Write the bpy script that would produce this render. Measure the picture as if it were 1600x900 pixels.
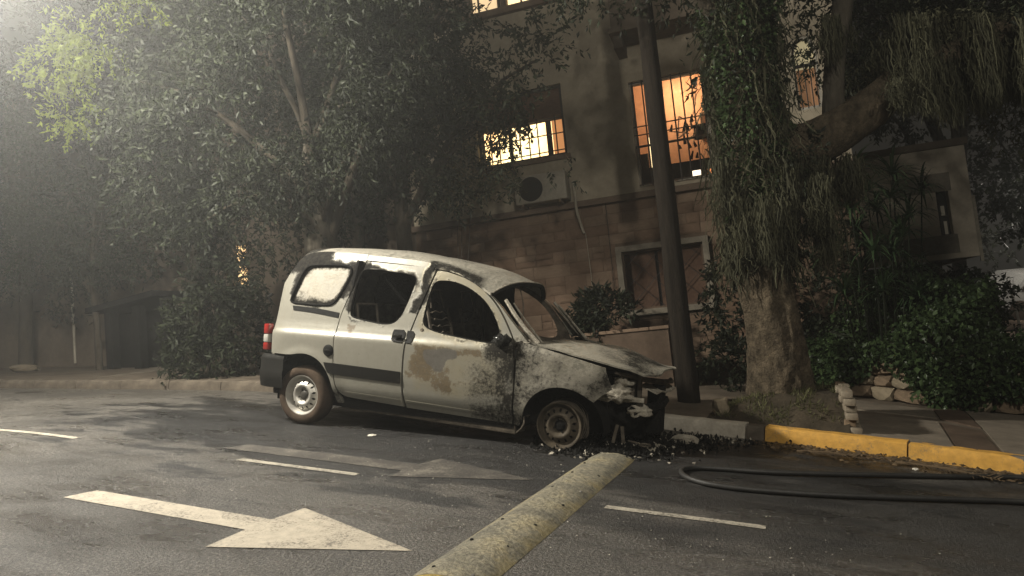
import bpy, bmesh, math, random
import numpy as np
from mathutils import Matrix, Vector, noise
from mathutils.geometry import delaunay_2d_cdt

R_ = math.radians
sc = bpy.context.scene
col = sc.collection
for o in list(bpy.data.objects):
    bpy.data.objects.remove(o)
random.seed(7)
rng = np.random.default_rng(11)

# ------------------------------------------------------------------ camera
RW = np.array([[0.91979, 0.38047, -0.09609],
               [-0.11781, 0.03418, -0.99245],
               [-0.37431, 0.92416, 0.07626]])      # rows: right, down, forward (world)
CW = np.array([4.7222, -5.7584, 0.6039])
FPX = 1109.0
cam_data = bpy.data.cameras.new('camera')
cam_data.sensor_width = 36.0
cam_data.lens = FPX / 1600 * 36
cam_data.clip_start = 0.05
cam_data.clip_end = 500
cam = bpy.data.objects.new('camera', cam_data)
col.objects.link(cam)
m3 = np.stack([RW[0], -RW[1], -RW[2]], 1)
cam.matrix_world = Matrix([[*m3[0], CW[0]], [*m3[1], CW[1]], [*m3[2], CW[2]], [0, 0, 0, 1]])
sc.camera = cam

# ------------------------------------------------------------------ night sky, lamp, exposure
w = bpy.data.worlds.new('World')
sc.world = w
w.use_nodes = True
wn = w.node_tree
bg = wn.nodes['Background']
bg.inputs['Color'].default_value = (0.62, 0.56, 0.46, 1)      # city glow on a night sky
bg.inputs['Strength'].default_value = 0.024

LAMP = (-2.75, -1.95, 4.7)            # street-plane coordinates of the lantern (out of frame, upper left)
LAMP_POWER = 3100
LAMP2 = (6.6, -7.4, 6.5)             # next lantern down the street, behind the camera
LAMP2_POWER = 1150
LAMP_COLOR = (1.0, 0.94, 0.83)
FAR_LAMP_POWER = 330
HAZE_DENSITY = 0.0060

vs = sc.view_settings
vs.view_transform = 'Standard'
vs.look = 'None'
vs.gamma = 1
vs.exposure = 0.28
sc.cycles.volume_bounces = 0
sc.cycles.max_bounces = 6
sc.cycles.transparent_max_bounces = 8
sc.cycles.sample_clamp_indirect = 4.0

# ------------------------------------------------------------------ frames
SLOPE = R_(7.28)                                  # the street runs downhill to the right
MS = Matrix.Rotation(SLOPE, 4, 'Y')               # street frame -> world
MSI = MS.inverted()


def crest(x):
    d = -x - 1.5
    return 0.0 if d <= 0 else 0.062 * d * d / (d + 1.2)


def S(x, y, h=0.0):
    """street coordinates -> world point"""
    return MS @ Vector((x, y, h - crest(x)))


def wray(px, py):
    v = np.array([(px - 800) / FPX, (py - 450) / FPX, 1.0])
    return RW.T @ v


def at(px, py, depth):
    return Vector(CW + depth * wray(px, py))


def ground(px, py, h=0.0):
    """where a pixel's ray meets the street surface (plus h), in street coordinates"""
    o = MSI @ Vector(CW)
    d = MSI.to_3x3() @ Vector(wray(px, py))
    t = (h - o.z) / d.z
    for _ in range(30):
        p = o + d * t
        t = (h - crest(p.x) - o.z) / d.z
    p = o + d * t
    return p.x, p.y


# ------------------------------------------------------------------ mesh helpers
class MB:
    def __init__(s):
        s.v, s.f = [], []

    def add(s, vs_, fs_):
        b = len(s.v)
        s.v += [tuple(p) for p in vs_]
        s.f += [tuple(b + i for i in f) for f in fs_]

    def box(s, x0, x1, y0, y1, z0, z1, M=None):
        P = [(x, y, z) for z in (z0, z1) for y in (y0, y1) for x in (x0, x1)]
        if M is not None:
            P = [M @ Vector(p) for p in P]
        s.add(P, [(0, 2, 3, 1), (4, 5, 7, 6), (0, 1, 5, 4), (2, 6, 7, 3), (0, 4, 6, 2), (1, 3, 7, 5)])

    def bevbox(s, x0, x1, y0, y1, z0, z1, b=0.01, M=None):
        bm = bmesh.new()
        bmesh.ops.create_cube(bm, size=1)
        for q in bm.verts:
            q.co = Vector(((x0 + x1) / 2 + q.co.x * (x1 - x0), (y0 + y1) / 2 + q.co.y * (y1 - y0), (z0 + z1) / 2 + q.co.z * (z1 - z0)))
        bmesh.ops.bevel(bm, geom=bm.edges[:], offset=b, segments=2, affect='EDGES', profile=0.5)
        bm.verts.index_update()
        s.add([(M @ q.co) if M is not None else q.co for q in bm.verts], [[q.index for q in f.verts] for f in bm.faces])
        bm.free()

    def tube(s, pts, rad, n=8, cap=True, squash=None):
        pts = [Vector(p) for p in pts]
        if not hasattr(rad, '__len__'):
            rad = [rad] * len(pts)
        t0 = (pts[1] - pts[0]).normalized()
        u = t0.orthogonal().normalized()
        b = len(s.v)
        for i, p in enumerate(pts):
            t = (pts[min(i + 1, len(pts) - 1)] - pts[max(i - 1, 0)])
            t.normalize()
            u = (u - t * u.dot(t)).normalized()
            w_ = t.cross(u)
            for k in range(n):
                a = 2 * math.pi * k / n
                s.v.append(tuple(p + (u * math.cos(a) + w_ * math.sin(a)) * rad[i]))
        for i in range(len(pts) - 1):
            for k in range(n):
                k2 = (k + 1) % n
                s.f.append((b + i * n + k, b + i * n + k2, b + (i + 1) * n + k2, b + (i + 1) * n + k))
        if cap:
            s.f.append(tuple(b + k for k in range(n))[::-1])
            s.f.append(tuple(b + (len(pts) - 1) * n + k for k in range(n)))

    def lathe(s, prof, n=40, M=None, closed=False):
        """prof: (radius, y); axis Y through origin"""
        b = len(s.v)
        for r, y in prof:
            for k in range(n):
                a = 2 * math.pi * k / n
                p = Vector((r * math.cos(a), y, r * math.sin(a)))
                s.v.append(tuple(M @ p if M is not None else p))
        m = len(prof)
        for i in range(m if closed else m - 1):
            j = (i + 1) % m
            for k in range(n):
                k2 = (k + 1) % n
                s.f.append((b + i * n + k, b + i * n + k2, b + j * n + k2, b + j * n + k))

    def grid(s, P, flip=False):
        """P: rows of points"""
        b = len(s.v)
        r, c = len(P), len(P[0])
        for row in P:
            s.v += [tuple(p) for p in row]
        for i in range(r - 1):
            for j in range(c - 1):
                q = (b + i * c + j, b + i * c + j + 1, b + (i + 1) * c + j + 1, b + (i + 1) * c + j)
                s.f.append(q[::-1] if flip else q)

    def slab(s, P, th):
        """grid of points thickened by the vector th (closed)"""
        r, c = len(P), len(P[0])
        th = Vector(th)
        b = len(s.v)
        for row in P:
            s.v += [tuple(p) for p in row]
        for row in P:
            s.v += [tuple(Vector(p) + th) for p in row]
        n = r * c
        for i in range(r - 1):
            for j in range(c - 1):
                q = (b + i * c + j, b + i * c + j + 1, b + (i + 1) * c + j + 1, b + (i + 1) * c + j)
                s.f.append(q)
                s.f.append(tuple(k + n for k in q[::-1]))
        rim = [(0, j) for j in range(c)] + [(i, c - 1) for i in range(1, r)] + [(r - 1, j) for j in range(c - 2, -1, -1)] + [(i, 0) for i in range(r - 2, 0, -1)]
        for k in range(len(rim)):
            a_, b_ = rim[k], rim[(k + 1) % len(rim)]
            ia, ib = b + a_[0] * c + a_[1], b + b_[0] * c + b_[1]
            s.f.append((ib, ia, ia + n, ib + n))

    def mesh(s, name, mat=None, smooth=None):
        me = bpy.data.meshes.new(name)
        me.from_pydata(s.v, [], s.f)
        if smooth is not None:
            me.shade_smooth()
            me.set_sharp_from_angle(angle=R_(smooth))
        if mat is not None:
            me.materials.append(mat)
        me.update()
        return me

    def build(s, name, mat, parent=None, smooth=None, M=None):
        o = bpy.data.objects.new(name, s.mesh(name, mat, smooth))
        col.objects.link(o)
        if parent is not None:
            o.parent = parent
        if M is not None:
            o.matrix_local = M
        return o


def obj(name, me, parent=None, M=None):
    o = bpy.data.objects.new(name, me)
    col.objects.link(o)
    if parent is not None:
        o.parent = parent
    if M is not None:
        o.matrix_local = M
    return o


def tag(o, label, cat, group=None):
    o['label'] = label
    o['category'] = cat
    if group:
        o['group'] = group
    return o


def struct(o):
    o['kind'] = 'structure'
    return o


def empty(name, M):
    o = bpy.data.objects.new(name, None)
    o.empty_display_size = 0.2
    col.objects.link(o)
    o.matrix_world = M if isinstance(M, Matrix) else Matrix.Translation(M)
    return o


def copy_tree(o, parent=None):
    c = o.copy()
    col.objects.link(c)
    if parent is not None:
        c.parent = parent
    for ch in list(o.children):
        copy_tree(ch, c)
    return c


def np_mesh(name, V, Fq, mat, smooth=False):
    """fast mesh from numpy arrays of equal-sized faces"""
    V = np.asarray(V, dtype=np.float32)
    Fq = np.asarray(Fq, dtype=np.int32)
    me = bpy.data.meshes.new(name)
    k = Fq.shape[1]
    me.vertices.add(len(V))
    me.vertices.foreach_set('co', V.ravel())
    me.loops.add(Fq.size)
    me.loops.foreach_set('vertex_index', Fq.ravel())
    me.polygons.add(len(Fq))
    me.polygons.foreach_set('loop_start', np.arange(0, Fq.size, k, dtype=np.int32))
    me.update(calc_edges=True)
    me.validate()
    if smooth:
        me.shade_smooth()
    me.materials.append(mat)
    return me


# ------------------------------------------------------------------ materials
def new_mat(name):
    m = bpy.data.materials.new(name)
    m.use_nodes = True
    return m, m.node_tree, m.node_tree.nodes['Principled BSDF']


def nd(nt, t, **kw):
    n = nt.nodes.new(t)
    for k, v in kw.items():
        setattr(n, k, v)
    return n


def coords(nt, kind='Object', scale=(1, 1, 1)):
    tc = nd(nt, 'ShaderNodeTexCoord')
    mp = nd(nt, 'ShaderNodeMapping')
    mp.inputs['Scale'].default_value = scale
    nt.links.new(tc.outputs[kind], mp.inputs['Vector'])
    return mp.outputs['Vector']


def ntex(nt, vec, scale, detail=4, rough=0.6):
    n = nd(nt, 'ShaderNodeTexNoise')
    n.inputs['Scale'].default_value = scale
    n.inputs['Detail'].default_value = detail
    n.inputs['Roughness'].default_value = rough
    nt.links.new(vec, n.inputs['Vector'])
    return n.outputs['Fac']


def ramp(nt, fac, stops):
    r = nd(nt, 'ShaderNodeValToRGB')
    e = r.color_ramp.elements
    while len(e) < len(stops):
        e.new(0.5)
    for el, (p, c) in zip(e, stops):
        el.position = p
        el.color = (*c, 1) if len(c) == 3 else c
    nt.links.new(fac, r.inputs['Fac'])
    return r.outputs['Color']


def gray(v):
    return (v, v, v)


def mixc(nt, fac, a, b, mode='MIX'):
    n = nd(nt, 'ShaderNodeMix', data_type='RGBA', blend_type=mode)
    if isinstance(fac, (int, float)):
        n.inputs[0].default_value = fac
    else:
        nt.links.new(fac, n.inputs[0])
    for sock, val in ((n.inputs[6], a), (n.inputs[7], b)):
        if isinstance(val, tuple):
            sock.default_value = (*val, 1) if len(val) == 3 else val
        else:
            nt.links.new(val, sock)
    return n.outputs[2]


def math_(nt, op, a, b=None, clamp=False):
    n = nd(nt, 'ShaderNodeMath', operation=op, use_clamp=clamp)
    for sock, val in zip(n.inputs, (a, b)):
        if val is None:
            continue
        if isinstance(val, (int, float)):
            sock.default_value = val
        else:
            nt.links.new(val, sock)
    return n.outputs[0]


def bump(nt, bs, h, strength=0.3, dist=0.01):
    b = nd(nt, 'ShaderNodeBump')
    b.inputs['Strength'].default_value = strength
    b.inputs['Distance'].default_value = dist
    nt.links.new(h, b.inputs['Height'])
    nt.links.new(b.outputs['Normal'], bs.inputs['Normal'])


def rough_mat(name, c1, c2, scale=6, rough=0.85, bscale=40, bstr=0.25, bdist=0.01, kind='Object', c3=None, stretch=(1, 1, 1), rr=None):
    m, nt, bs = new_mat(name)
    v = coords(nt, kind, stretch)
    n1 = ntex(nt, v, scale, 6, 0.65)
    stops = [(0.3, c1), (0.7, c2)]
    if c3:
        stops = [(0.25, c1), (0.5, c2), (0.72, c3)]
    c = ramp(nt, n1, stops)
    n2 = ntex(nt, v, scale * 6.3, 3, 0.7)
    c = mixc(nt, 0.35, c, ramp(nt, n2, [(0.3, gray(0.35)), (0.7, gray(1.0))]), 'MULTIPLY')
    nt.links.new(c, bs.inputs['Base Color'])
    if rr:
        nt.links.new(ramp(nt, ntex(nt, v, scale * 1.7, 4), [(0.35, gray(rr[0])), (0.65, gray(rr[1]))]), bs.inputs['Roughness'])
    else:
        bs.inputs['Roughness'].default_value = rough
    bs.inputs['Specular IOR Level'].default_value = 0.15
    bump(nt, bs, ntex(nt, v, bscale, 4, 0.7), bstr, bdist)
    return m


def plain(name, c, rough=0.6, metal=0.0, var=0.25, scale=9, spec=0.5):
    m, nt, bs = new_mat(name)
    v = coords(nt)
    n1 = ntex(nt, v, scale, 5, 0.65)
    lo = tuple(x * (1 - var) for x in c)
    hi = tuple(min(1, x * (1 + var)) for x in c)
    nt.links.new(ramp(nt, n1, [(0.3, lo), (0.7, hi)]), bs.inputs['Base Color'])
    nt.links.new(ramp(nt, ntex(nt, v, scale * 3), [(0.3, gray(max(0, rough - 0.12))), (0.7, gray(min(1, rough + 0.12)))]), bs.inputs['Roughness'])
    bs.inputs['Metallic'].default_value = metal
    bs.inputs['Specular IOR Level'].default_value = spec
    return m


def emit(name, c, s, c2=None, scale=3.0):
    m, nt, bs = new_mat(name)
    bs.inputs['Base Color'].default_value = (*[x * 0.4 for x in c], 1)
    if c2:
        v = coords(nt)
        nt.links.new(ramp(nt, ntex(nt, v, scale, 4), [(0.35, c), (0.65, c2)]), bs.inputs['Emission Color'])
    else:
        bs.inputs['Emission Color'].default_value = (*c, 1)
    bs.inputs['Emission Strength'].default_value = s
    return m


def leaf_mat(name, c1, c2, rough=0.38, trans=0.35, tcol=None):
    m, nt, bs = new_mat(name)
    v = coords(nt)
    geo = nd(nt, 'ShaderNodeNewGeometry')
    c = ramp(nt, geo.outputs['Random Per Island'], [(0.0, c1), (0.6, c2), (1.0, tuple(x * 1.5 for x in c2))])
    nt.links.new(c, bs.inputs['Base Color'])
    bs.inputs['Roughness'].default_value = rough
    bs.inputs['Specular IOR Level'].default_value = 0.22
    tr = nd(nt, 'ShaderNodeBsdfTranslucent')
    tc_ = tcol or tuple(x * 2 for x in c2)
    tr.inputs['Color'].default_value = (*tc_, 1)
    mx = nd(nt, 'ShaderNodeMixShader')
    mx.inputs[0].default_value = trans
    out = nt.nodes['Material Output']
    nt.links.new(bs.outputs[0], mx.inputs[1])
    nt.links.new(tr.outputs[0], mx.inputs[2])
    nt.links.new(mx.outputs[0], out.inputs['Surface'])
    return m


M = {}


def nd_noise(nt, vec, scale):
    n = nd(nt, 'ShaderNodeTexNoise')
    n.inputs['Scale'].default_value = scale
    n.inputs['Detail'].default_value = 5
    nt.links.new(vec, n.inputs['Vector'])
    return n.outputs['Color']


def make_asphalt():
    m, nt, bs = new_mat('asphalt')
    v = coords(nt)
    big = ntex(nt, v, 0.55, 5, 0.6)
    fine = ntex(nt, v, 58, 3, 0.85)
    mid = ntex(nt, v, 9, 5, 0.7)
    c = ramp(nt, big, [(0.35, (0.07, 0.064, 0.055)), (0.65, (0.125, 0.114, 0.098))])
    c = mixc(nt, 0.8, c, ramp(nt, fine, [(0.36, gray(0.12)), (0.5, gray(0.7)), (0.64, gray(2.8))]), 'MULTIPLY')
    c = mixc(nt, 0.35, c, ramp(nt, mid, [(0.3, gray(0.5)), (0.7, gray(1.2))]), 'MULTIPLY')
    # burnt, hosed-down ground round the van, with the tree shadow beside it painted in
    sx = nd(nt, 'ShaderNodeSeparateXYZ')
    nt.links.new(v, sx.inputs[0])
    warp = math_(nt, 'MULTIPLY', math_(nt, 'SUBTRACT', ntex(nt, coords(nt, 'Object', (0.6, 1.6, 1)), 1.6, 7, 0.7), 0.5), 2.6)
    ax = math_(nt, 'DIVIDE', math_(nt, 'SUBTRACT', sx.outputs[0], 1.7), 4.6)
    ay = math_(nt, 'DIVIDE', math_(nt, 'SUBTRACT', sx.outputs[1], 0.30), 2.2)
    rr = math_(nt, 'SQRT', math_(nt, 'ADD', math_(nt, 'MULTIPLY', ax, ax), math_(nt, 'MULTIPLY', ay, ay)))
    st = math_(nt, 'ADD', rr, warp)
    stain_shade = ramp(nt, st, [(0.80, gray(1)), (1.02, gray(0.0))])
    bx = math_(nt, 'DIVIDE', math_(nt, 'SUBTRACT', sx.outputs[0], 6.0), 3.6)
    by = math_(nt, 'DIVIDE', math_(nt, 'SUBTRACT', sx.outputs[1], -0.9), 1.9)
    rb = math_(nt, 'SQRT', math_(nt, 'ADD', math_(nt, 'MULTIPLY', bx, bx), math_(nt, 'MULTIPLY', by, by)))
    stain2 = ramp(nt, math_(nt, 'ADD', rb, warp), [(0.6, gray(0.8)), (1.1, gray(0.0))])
    stain_shade = mixc(nt, 1.0, stain_shade, stain2, 'LIGHTEN')
    c = mixc(nt, math_(nt, 'MULTIPLY', stain_shade, 0.92), c, (0.006, 0.0058, 0.0053))
    # scraps of glass and foam dried on the ground
    vo = nd(nt, 'ShaderNodeTexVoronoi')
    vo.inputs['Scale'].default_value = 26
    nt.links.new(v, vo.inputs['Vector'])
    spk = ramp(nt, vo.outputs['Distance'], [(0.05, gray(1)), (0.09, gray(0))])
    sel = ramp(nt, ntex(nt, v, 3.2, 3, 0.8), [(0.6, gray(0)), (0.68, gray(1))])
    spk = mixc(nt, 1.0, spk, sel, 'MULTIPLY')
    c = mixc(nt, spk, c, (0.32, 0.31, 0.27))
    # dried streaks along the slope
    stv = coords(nt, 'Object', (0.45, 5.0, 1))
    streak = ramp(nt, ntex(nt, stv, 1.1, 5, 0.6), [(0.58, gray(0)), (0.74, gray(0.22))])
    c = mixc(nt, streak, c, (0.13, 0.118, 0.098))
    nt.links.new(c, bs.inputs['Base Color'])
    wet = ntex(nt, coords(nt, 'Object', (0.7, 1.6, 1)), 1.3, 5, 0.65)
    nt.links.new(ramp(nt, wet, [(0.38, gray(0.24)), (0.62, gray(0.58))]), bs.inputs['Roughness'])
    bs.inputs['Specular IOR Level'].default_value = 0.6
    h = mixc(nt, 0.5, fine, ntex(nt, v, 45, 4, 0.75))
    # cracks and patched seams
    cr = nd(nt, 'ShaderNodeTexVoronoi', feature='DISTANCE_TO_EDGE')
    cr.inputs['Scale'].default_value = 0.55
    wv = mixc(nt, 0.12, v, nd_noise(nt, v, 2.5), 'ADD')
    nt.links.new(wv, cr.inputs['Vector'])
    crk = ramp(nt, cr.outputs['Distance'], [(0.004, gray(0.25)), (0.012, gray(1))])
    c = mixc(nt, 0.4, c, crk, 'MULTIPLY')
    nt.links.new(c, bs.inputs['Base Color'])
    bump(nt, bs, h, 1.0, 0.03)
    return m


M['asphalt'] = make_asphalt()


def worn_paint(name, c, wear=0.5, under=(0.045, 0.04, 0.034)):
    m, nt, bs = new_mat(name)
    v = coords(nt)
    f = ntex(nt, v, 55, 4, 0.85)
    b = ntex(nt, v, 3, 6, 0.75)
    w_ = math_(nt, 'ADD', math_(nt, 'MULTIPLY', f, 0.55), math_(nt, 'MULTIPLY', b, 0.45))
    k = ramp(nt, w_, [(wear - 0.06, gray(0)), (wear + 0.05, gray(1))])
    cc = ramp(nt, ntex(nt, v, 18, 4), [(0.3, tuple(x * 0.72 for x in c)), (0.7, c)])
    nt.links.new(mixc(nt, k, under, cc), bs.inputs['Base Color'])
    bs.inputs['Roughness'].default_value = 0.75
    bump(nt, bs, ntex(nt, v, 110, 3, 0.8), 0.5, 0.008)
    return m


M['road_white'] = worn_paint('road_white', (0.52, 0.46, 0.36), 0.445)
M['road_white_worn'] = worn_paint('road_white_worn', (0.20, 0.18, 0.145), 0.545)
M['road_line'] = worn_paint('road_line', (0.44, 0.40, 0.32), 0.47)
M['kerb_grey'] = rough_mat('kerb_grey', (0.34, 0.305, 0.245), (0.56, 0.51, 0.42), 5, 0.9, 35, 0.35)
M['kerb_yellow'] = worn_paint('kerb_yellow', (0.60, 0.325, 0.055), 0.425, (0.16, 0.125, 0.08))
M['kerb_dirt'] = rough_mat('kerb_dirt', (0.06, 0.05, 0.038), (0.15, 0.125, 0.095), 5, 0.95, 30, 0.4)
M['pavement'] = rough_mat('pavement', (0.085, 0.068, 0.05), (0.17, 0.14, 0.105), 2.2, 0.92, 45, 0.35)
M['slab'] = rough_mat('slab', (0.13, 0.11, 0.085), (0.24, 0.205, 0.16), 3, 0.9, 45, 0.4)
M['slab_dark'] = rough_mat('slab_dark', (0.07, 0.05, 0.036), (0.125, 0.09, 0.064), 3, 0.9, 45, 0.4)
M['earth'] = rough_mat('earth', (0.03, 0.025, 0.017), (0.07, 0.055, 0.037), 4, 1.0, 30, 0.5, 0.03)
M['stucco'] = rough_mat('stucco', (0.28, 0.242, 0.18), (0.36, 0.313, 0.233), 1.3, 0.95, 60, 0.25)
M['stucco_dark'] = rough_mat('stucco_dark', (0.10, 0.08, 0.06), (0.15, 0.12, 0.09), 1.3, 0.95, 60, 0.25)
M['trim'] = rough_mat('trim', (0.11, 0.08, 0.058), (0.17, 0.125, 0.09), 4, 0.9, 50, 0.3)
M['mortar'] = rough_mat('mortar', (0.09, 0.064, 0.045), (0.14, 0.10, 0.07), 5, 0.95, 60, 0.3)
M['stone_a'] = rough_mat('stone_a', (0.145, 0.098, 0.067), (0.20, 0.137, 0.094), 5, 0.92, 50, 0.4)
M['stone_b'] = rough_mat('stone_b', (0.13, 0.086, 0.058), (0.18, 0.12, 0.081), 6, 0.92, 50, 0.4)
M['stone_c'] = rough_mat('stone_c', (0.16, 0.113, 0.078), (0.22, 0.157, 0.109), 5, 0.92, 50, 0.4)
M['rubble'] = rough_mat('rubble', (0.15, 0.11, 0.072), (0.27, 0.20, 0.135), 5, 0.95, 25, 0.6, 0.02)
M['rubble_b'] = rough_mat('rubble_b', (0.19, 0.155, 0.105), (0.32, 0.265, 0.185), 5, 0.95, 25, 0.6, 0.02)
M['brick'] = rough_mat('brick', (0.17, 0.14, 0.10), (0.32, 0.275, 0.21), 9, 0.95, 35, 0.5)
M['concrete'] = rough_mat('concrete', (0.17, 0.15, 0.115), (0.27, 0.24, 0.19), 3, 0.92, 45, 0.3)
M['white_frame'] = rough_mat('white_frame', (0.26, 0.24, 0.20), (0.42, 0.39, 0.33), 6, 0.7, 50, 0.2)
M['iron'] = plain('iron', (0.018, 0.016, 0.014), 0.6, 0.3)
M['dark_glass'] = plain('dark_glass', (0.02, 0.018, 0.016), 0.12, 0.0, 0.2)
M['shutter'] = rough_mat('shutter', (0.085, 0.05, 0.034), (0.13, 0.078, 0.052), 5, 0.8, 40, 0.2)
M['wood_pole'] = rough_mat('wood_pole', (0.010, 0.008, 0.006), (0.034, 0.027, 0.020), 3, 0.95, 22, 1.0, 0.03, stretch=(6, 6, 0.5))
M['bark'] = rough_mat('bark', (0.03, 0.024, 0.016), (0.19, 0.15, 0.10), 7, 0.95, 26, 1.0, 0.06, stretch=(1.3, 1.3, 0.95))
M['bark_pale'] = rough_mat('bark_pale', (0.05, 0.043, 0.033), (0.105, 0.092, 0.07), 5, 0.95, 16, 0.7, 0.03, stretch=(1.5, 1.5, 0.4))
M['bark_dark'] = rough_mat('bark_dark', (0.03, 0.025, 0.018), (0.07, 0.058, 0.042), 6, 0.95, 16, 0.8, 0.03, stretch=(1.5, 1.5, 0.5))
M['leaf'] = leaf_mat('leaf', (0.009, 0.011, 0.006), (0.018, 0.023, 0.011), 0.6, 0.2, (0.03, 0.038, 0.012))
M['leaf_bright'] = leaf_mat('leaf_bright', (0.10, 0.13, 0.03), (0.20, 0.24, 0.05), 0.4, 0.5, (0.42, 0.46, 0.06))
M['leaf_dark'] = leaf_mat('leaf_dark', (0.007, 0.009, 0.005), (0.015, 0.019, 0.009), 0.6, 0.2, (0.03, 0.038, 0.014))
M['ivy'] = leaf_mat('ivy', (0.016, 0.028, 0.012), (0.04, 0.062, 0.024), 0.35, 0.2)
M['strap'] = leaf_mat('strap', (0.018, 0.034, 0.016), (0.04, 0.068, 0.03), 0.28, 0.2)
M['moss'] = leaf_mat('moss', (0.024, 0.024, 0.014), (0.05, 0.049, 0.028), 0.85, 0.2, (0.07, 0.068, 0.035))
M['grass'] = leaf_mat('grass', (0.04, 0.042, 0.017), (0.08, 0.08, 0.034), 0.7, 0.25)
M['dry'] = leaf_mat('dry', (0.045, 0.032, 0.018), (0.10, 0.07, 0.04), 0.85, 0.1)
M['black_plastic'] = plain('black_plastic', (0.009, 0.009, 0.008), 0.65, 0.0, 0.3, 20, 0.12)
M['bumper_grey'] = plain('bumper_grey', (0.011, 0.0105, 0.009), 0.7, 0.0, 0.25, 7, 0.08)
M['rubber_hose'] = plain('rubber_hose', (0.018, 0.017, 0.015), 0.6, 0.0, 0.3, 20)
M['char'] = rough_mat('char', (0.004, 0.004, 0.004), (0.014, 0.013, 0.011), 8, 0.9, 40, 0.8, 0.02)
M['char'].node_tree.nodes['Principled BSDF'].inputs['Specular IOR Level'].default_value = 0.15
M['burnt_metal'] = rough_mat('burnt_metal', (0.05, 0.042, 0.033), (0.20, 0.17, 0.13), 9, 0.75, 40, 0.6, 0.012)
M['ash_metal'] = rough_mat('ash_metal', (0.20, 0.18, 0.145), (0.46, 0.42, 0.34), 14, 0.85, 40, 0.8, 0.02, c3=(0.12, 0.10, 0.075))
M['chrome_melt'] = plain('chrome_melt', (0.20, 0.19, 0.17), 0.5, 0.5, 0.4, 30)
M['tyre'] = rough_mat('tyre', (0.045, 0.032, 0.022), (0.085, 0.06, 0.042), 5, 0.92, 60, 0.3)
M['rim_silver'] = plain('rim_silver', (0.48, 0.46, 0.41), 0.42, 0.55, 0.15, 12)
M['rim_burnt'] = rough_mat('rim_burnt', (0.025, 0.02, 0.014), (0.11, 0.09, 0.063), 9, 0.6, 60, 0.3)
M['hub_dark'] = plain('hub_dark', (0.06, 0.055, 0.046), 0.5, 0.2)
M['lens_red'] = plain('lens_red', (0.22, 0.018, 0.014), 0.2, 0.0, 0.1)
M['lens_white'] = plain('lens_white', (0.36, 0.35, 0.31), 0.25, 0.0, 0.1)
M['paper'] = plain('paper', (0.55, 0.52, 0.44), 0.8, 0.0, 0.25)
M['ac_white'] = rough_mat('ac_white', (0.22, 0.20, 0.16), (0.31, 0.285, 0.23), 3, 0.6, 50, 0.1)
M['pipe'] = rough_mat('pipe', (0.30, 0.27, 0.21), (0.42, 0.38, 0.30), 5, 0.6, 50, 0.1)
M['bumpstrip'] = None

# ================================================================== the ground
CURB = [(-44, 2.9), (-20, 2.3), (-9, 2.05), (-5, 2.0), (-3.2, 1.99), (-1.9, 1.95), (0.5, 1.9), (2.0, 1.76), (3.38, 1.53), (4.31, 1.34),
        (5.34, 1.09), (6.18, 0.83), (8, 0.25), (11, -0.9), (16, -3.0), (36, -11)]


def curb_y(x):
    return float(np.interp(x, [p[0] for p in CURB], [p[1] for p in CURB]))


xs = list(np.arange(-42, -9, 1.5)) + list(np.arange(-9, 9, 0.25)) + list(np.arange(9, 34.1, 1.5))
mb = MB()
mb.grid([[(x, y, -crest(x)) for x in xs] for y in (-17, -9, -5, -3, -1, 0, 1, curb_y(0) + 0.6, 4)])
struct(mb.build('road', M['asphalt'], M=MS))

mb = MB()
rows = []
for k in range(9):
    row = []
    for x in xs:
        yb = curb_y(x) + 0.15
        y = yb + (0, 0.5, 1.2, 2.2, 4, 7, 12, 22, 46)[k]
        row.append((x, y, 0.12 - crest(x)))
    rows.append(row)
mb.grid(rows)
struct(mb.build('pavement', M['pavement'], M=MS))

# kerb stones
kerb = struct(empty('kerb', MS))
x = -14.0
prev_dark = False
while x < 11:
    L = 1.0 if x < 2.6 else 1.15
    if 4.10 < x < 4.2:
        L = 0.15
    x1 = x + L
    if x < 4.1 and x1 > 4.1:
        x1 = 4.1
    if 4.099 < x < 4.2:
        x1 = 4.27
    g = 0.006
    a, b = Vector((x + g, curb_y(x + g), -crest(x))), Vector((x1 - g, curb_y(x1 - g), -crest(x1)))
    d = (b - a)
    Lm = d.length
    M4 = Matrix.Translation(a) @ Matrix.Rotation(math.atan2(d.y, d.x), 4, 'Z') @ Matrix.Rotation(math.atan2(-d.z, math.hypot(d.x, d.y)), 4, 'Y') @ Matrix.Rotation(R_(random.uniform(-1.2, 1.2)), 4, 'X')
    mb = MB()
    dz = random.uniform(-0.006, 0.006)
    bm = bmesh.new()
    n = 10
    P = [[(Lm * i / n, yy + random.uniform(-0.003, 0.003), zz + random.uniform(-0.003, 0.003)) for i in range(n + 1)]
         for yy, zz in ((0.0, -0.05), (0.004, 0.06), (0.012, 0.118 + dz), (0.03, 0.134 + dz), (0.14, 0.137 + dz), (0.15, 0.05))]
    mb.grid(P)
    c = n + 1
    mb.f.append(tuple(i * c for i in range(6)))
    mb.f.append(tuple(i * c + n for i in range(5, -1, -1)))
    mt = M['kerb_yellow'] if x > 4.2 else (M['kerb_grey'] if x > 1.8 and x < 4.05 else M['kerb_dirt'])
    mb.build('kerb_stone', mt, kerb, smooth=40, M=M4)
    x = x1


def sheet(name, poly, mat, h, label, cat, group=None):
    """flat painted marking on the road"""
    cx = sum(p[0] for p in poly) / len(poly)
    cy = sum(p[1] for p in poly) / len(poly)
    m = MB()
    m.add([(p[0] - cx, p[1] - cy, 0) for p in poly], [tuple(range(len(poly)))])
    o = m.build(name, mat)
    o.matrix_world = MS @ Matrix.Translation((cx, cy, h - crest(cx)))
    me = o.data
    tag(o, label, cat, group)
    return o


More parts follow.
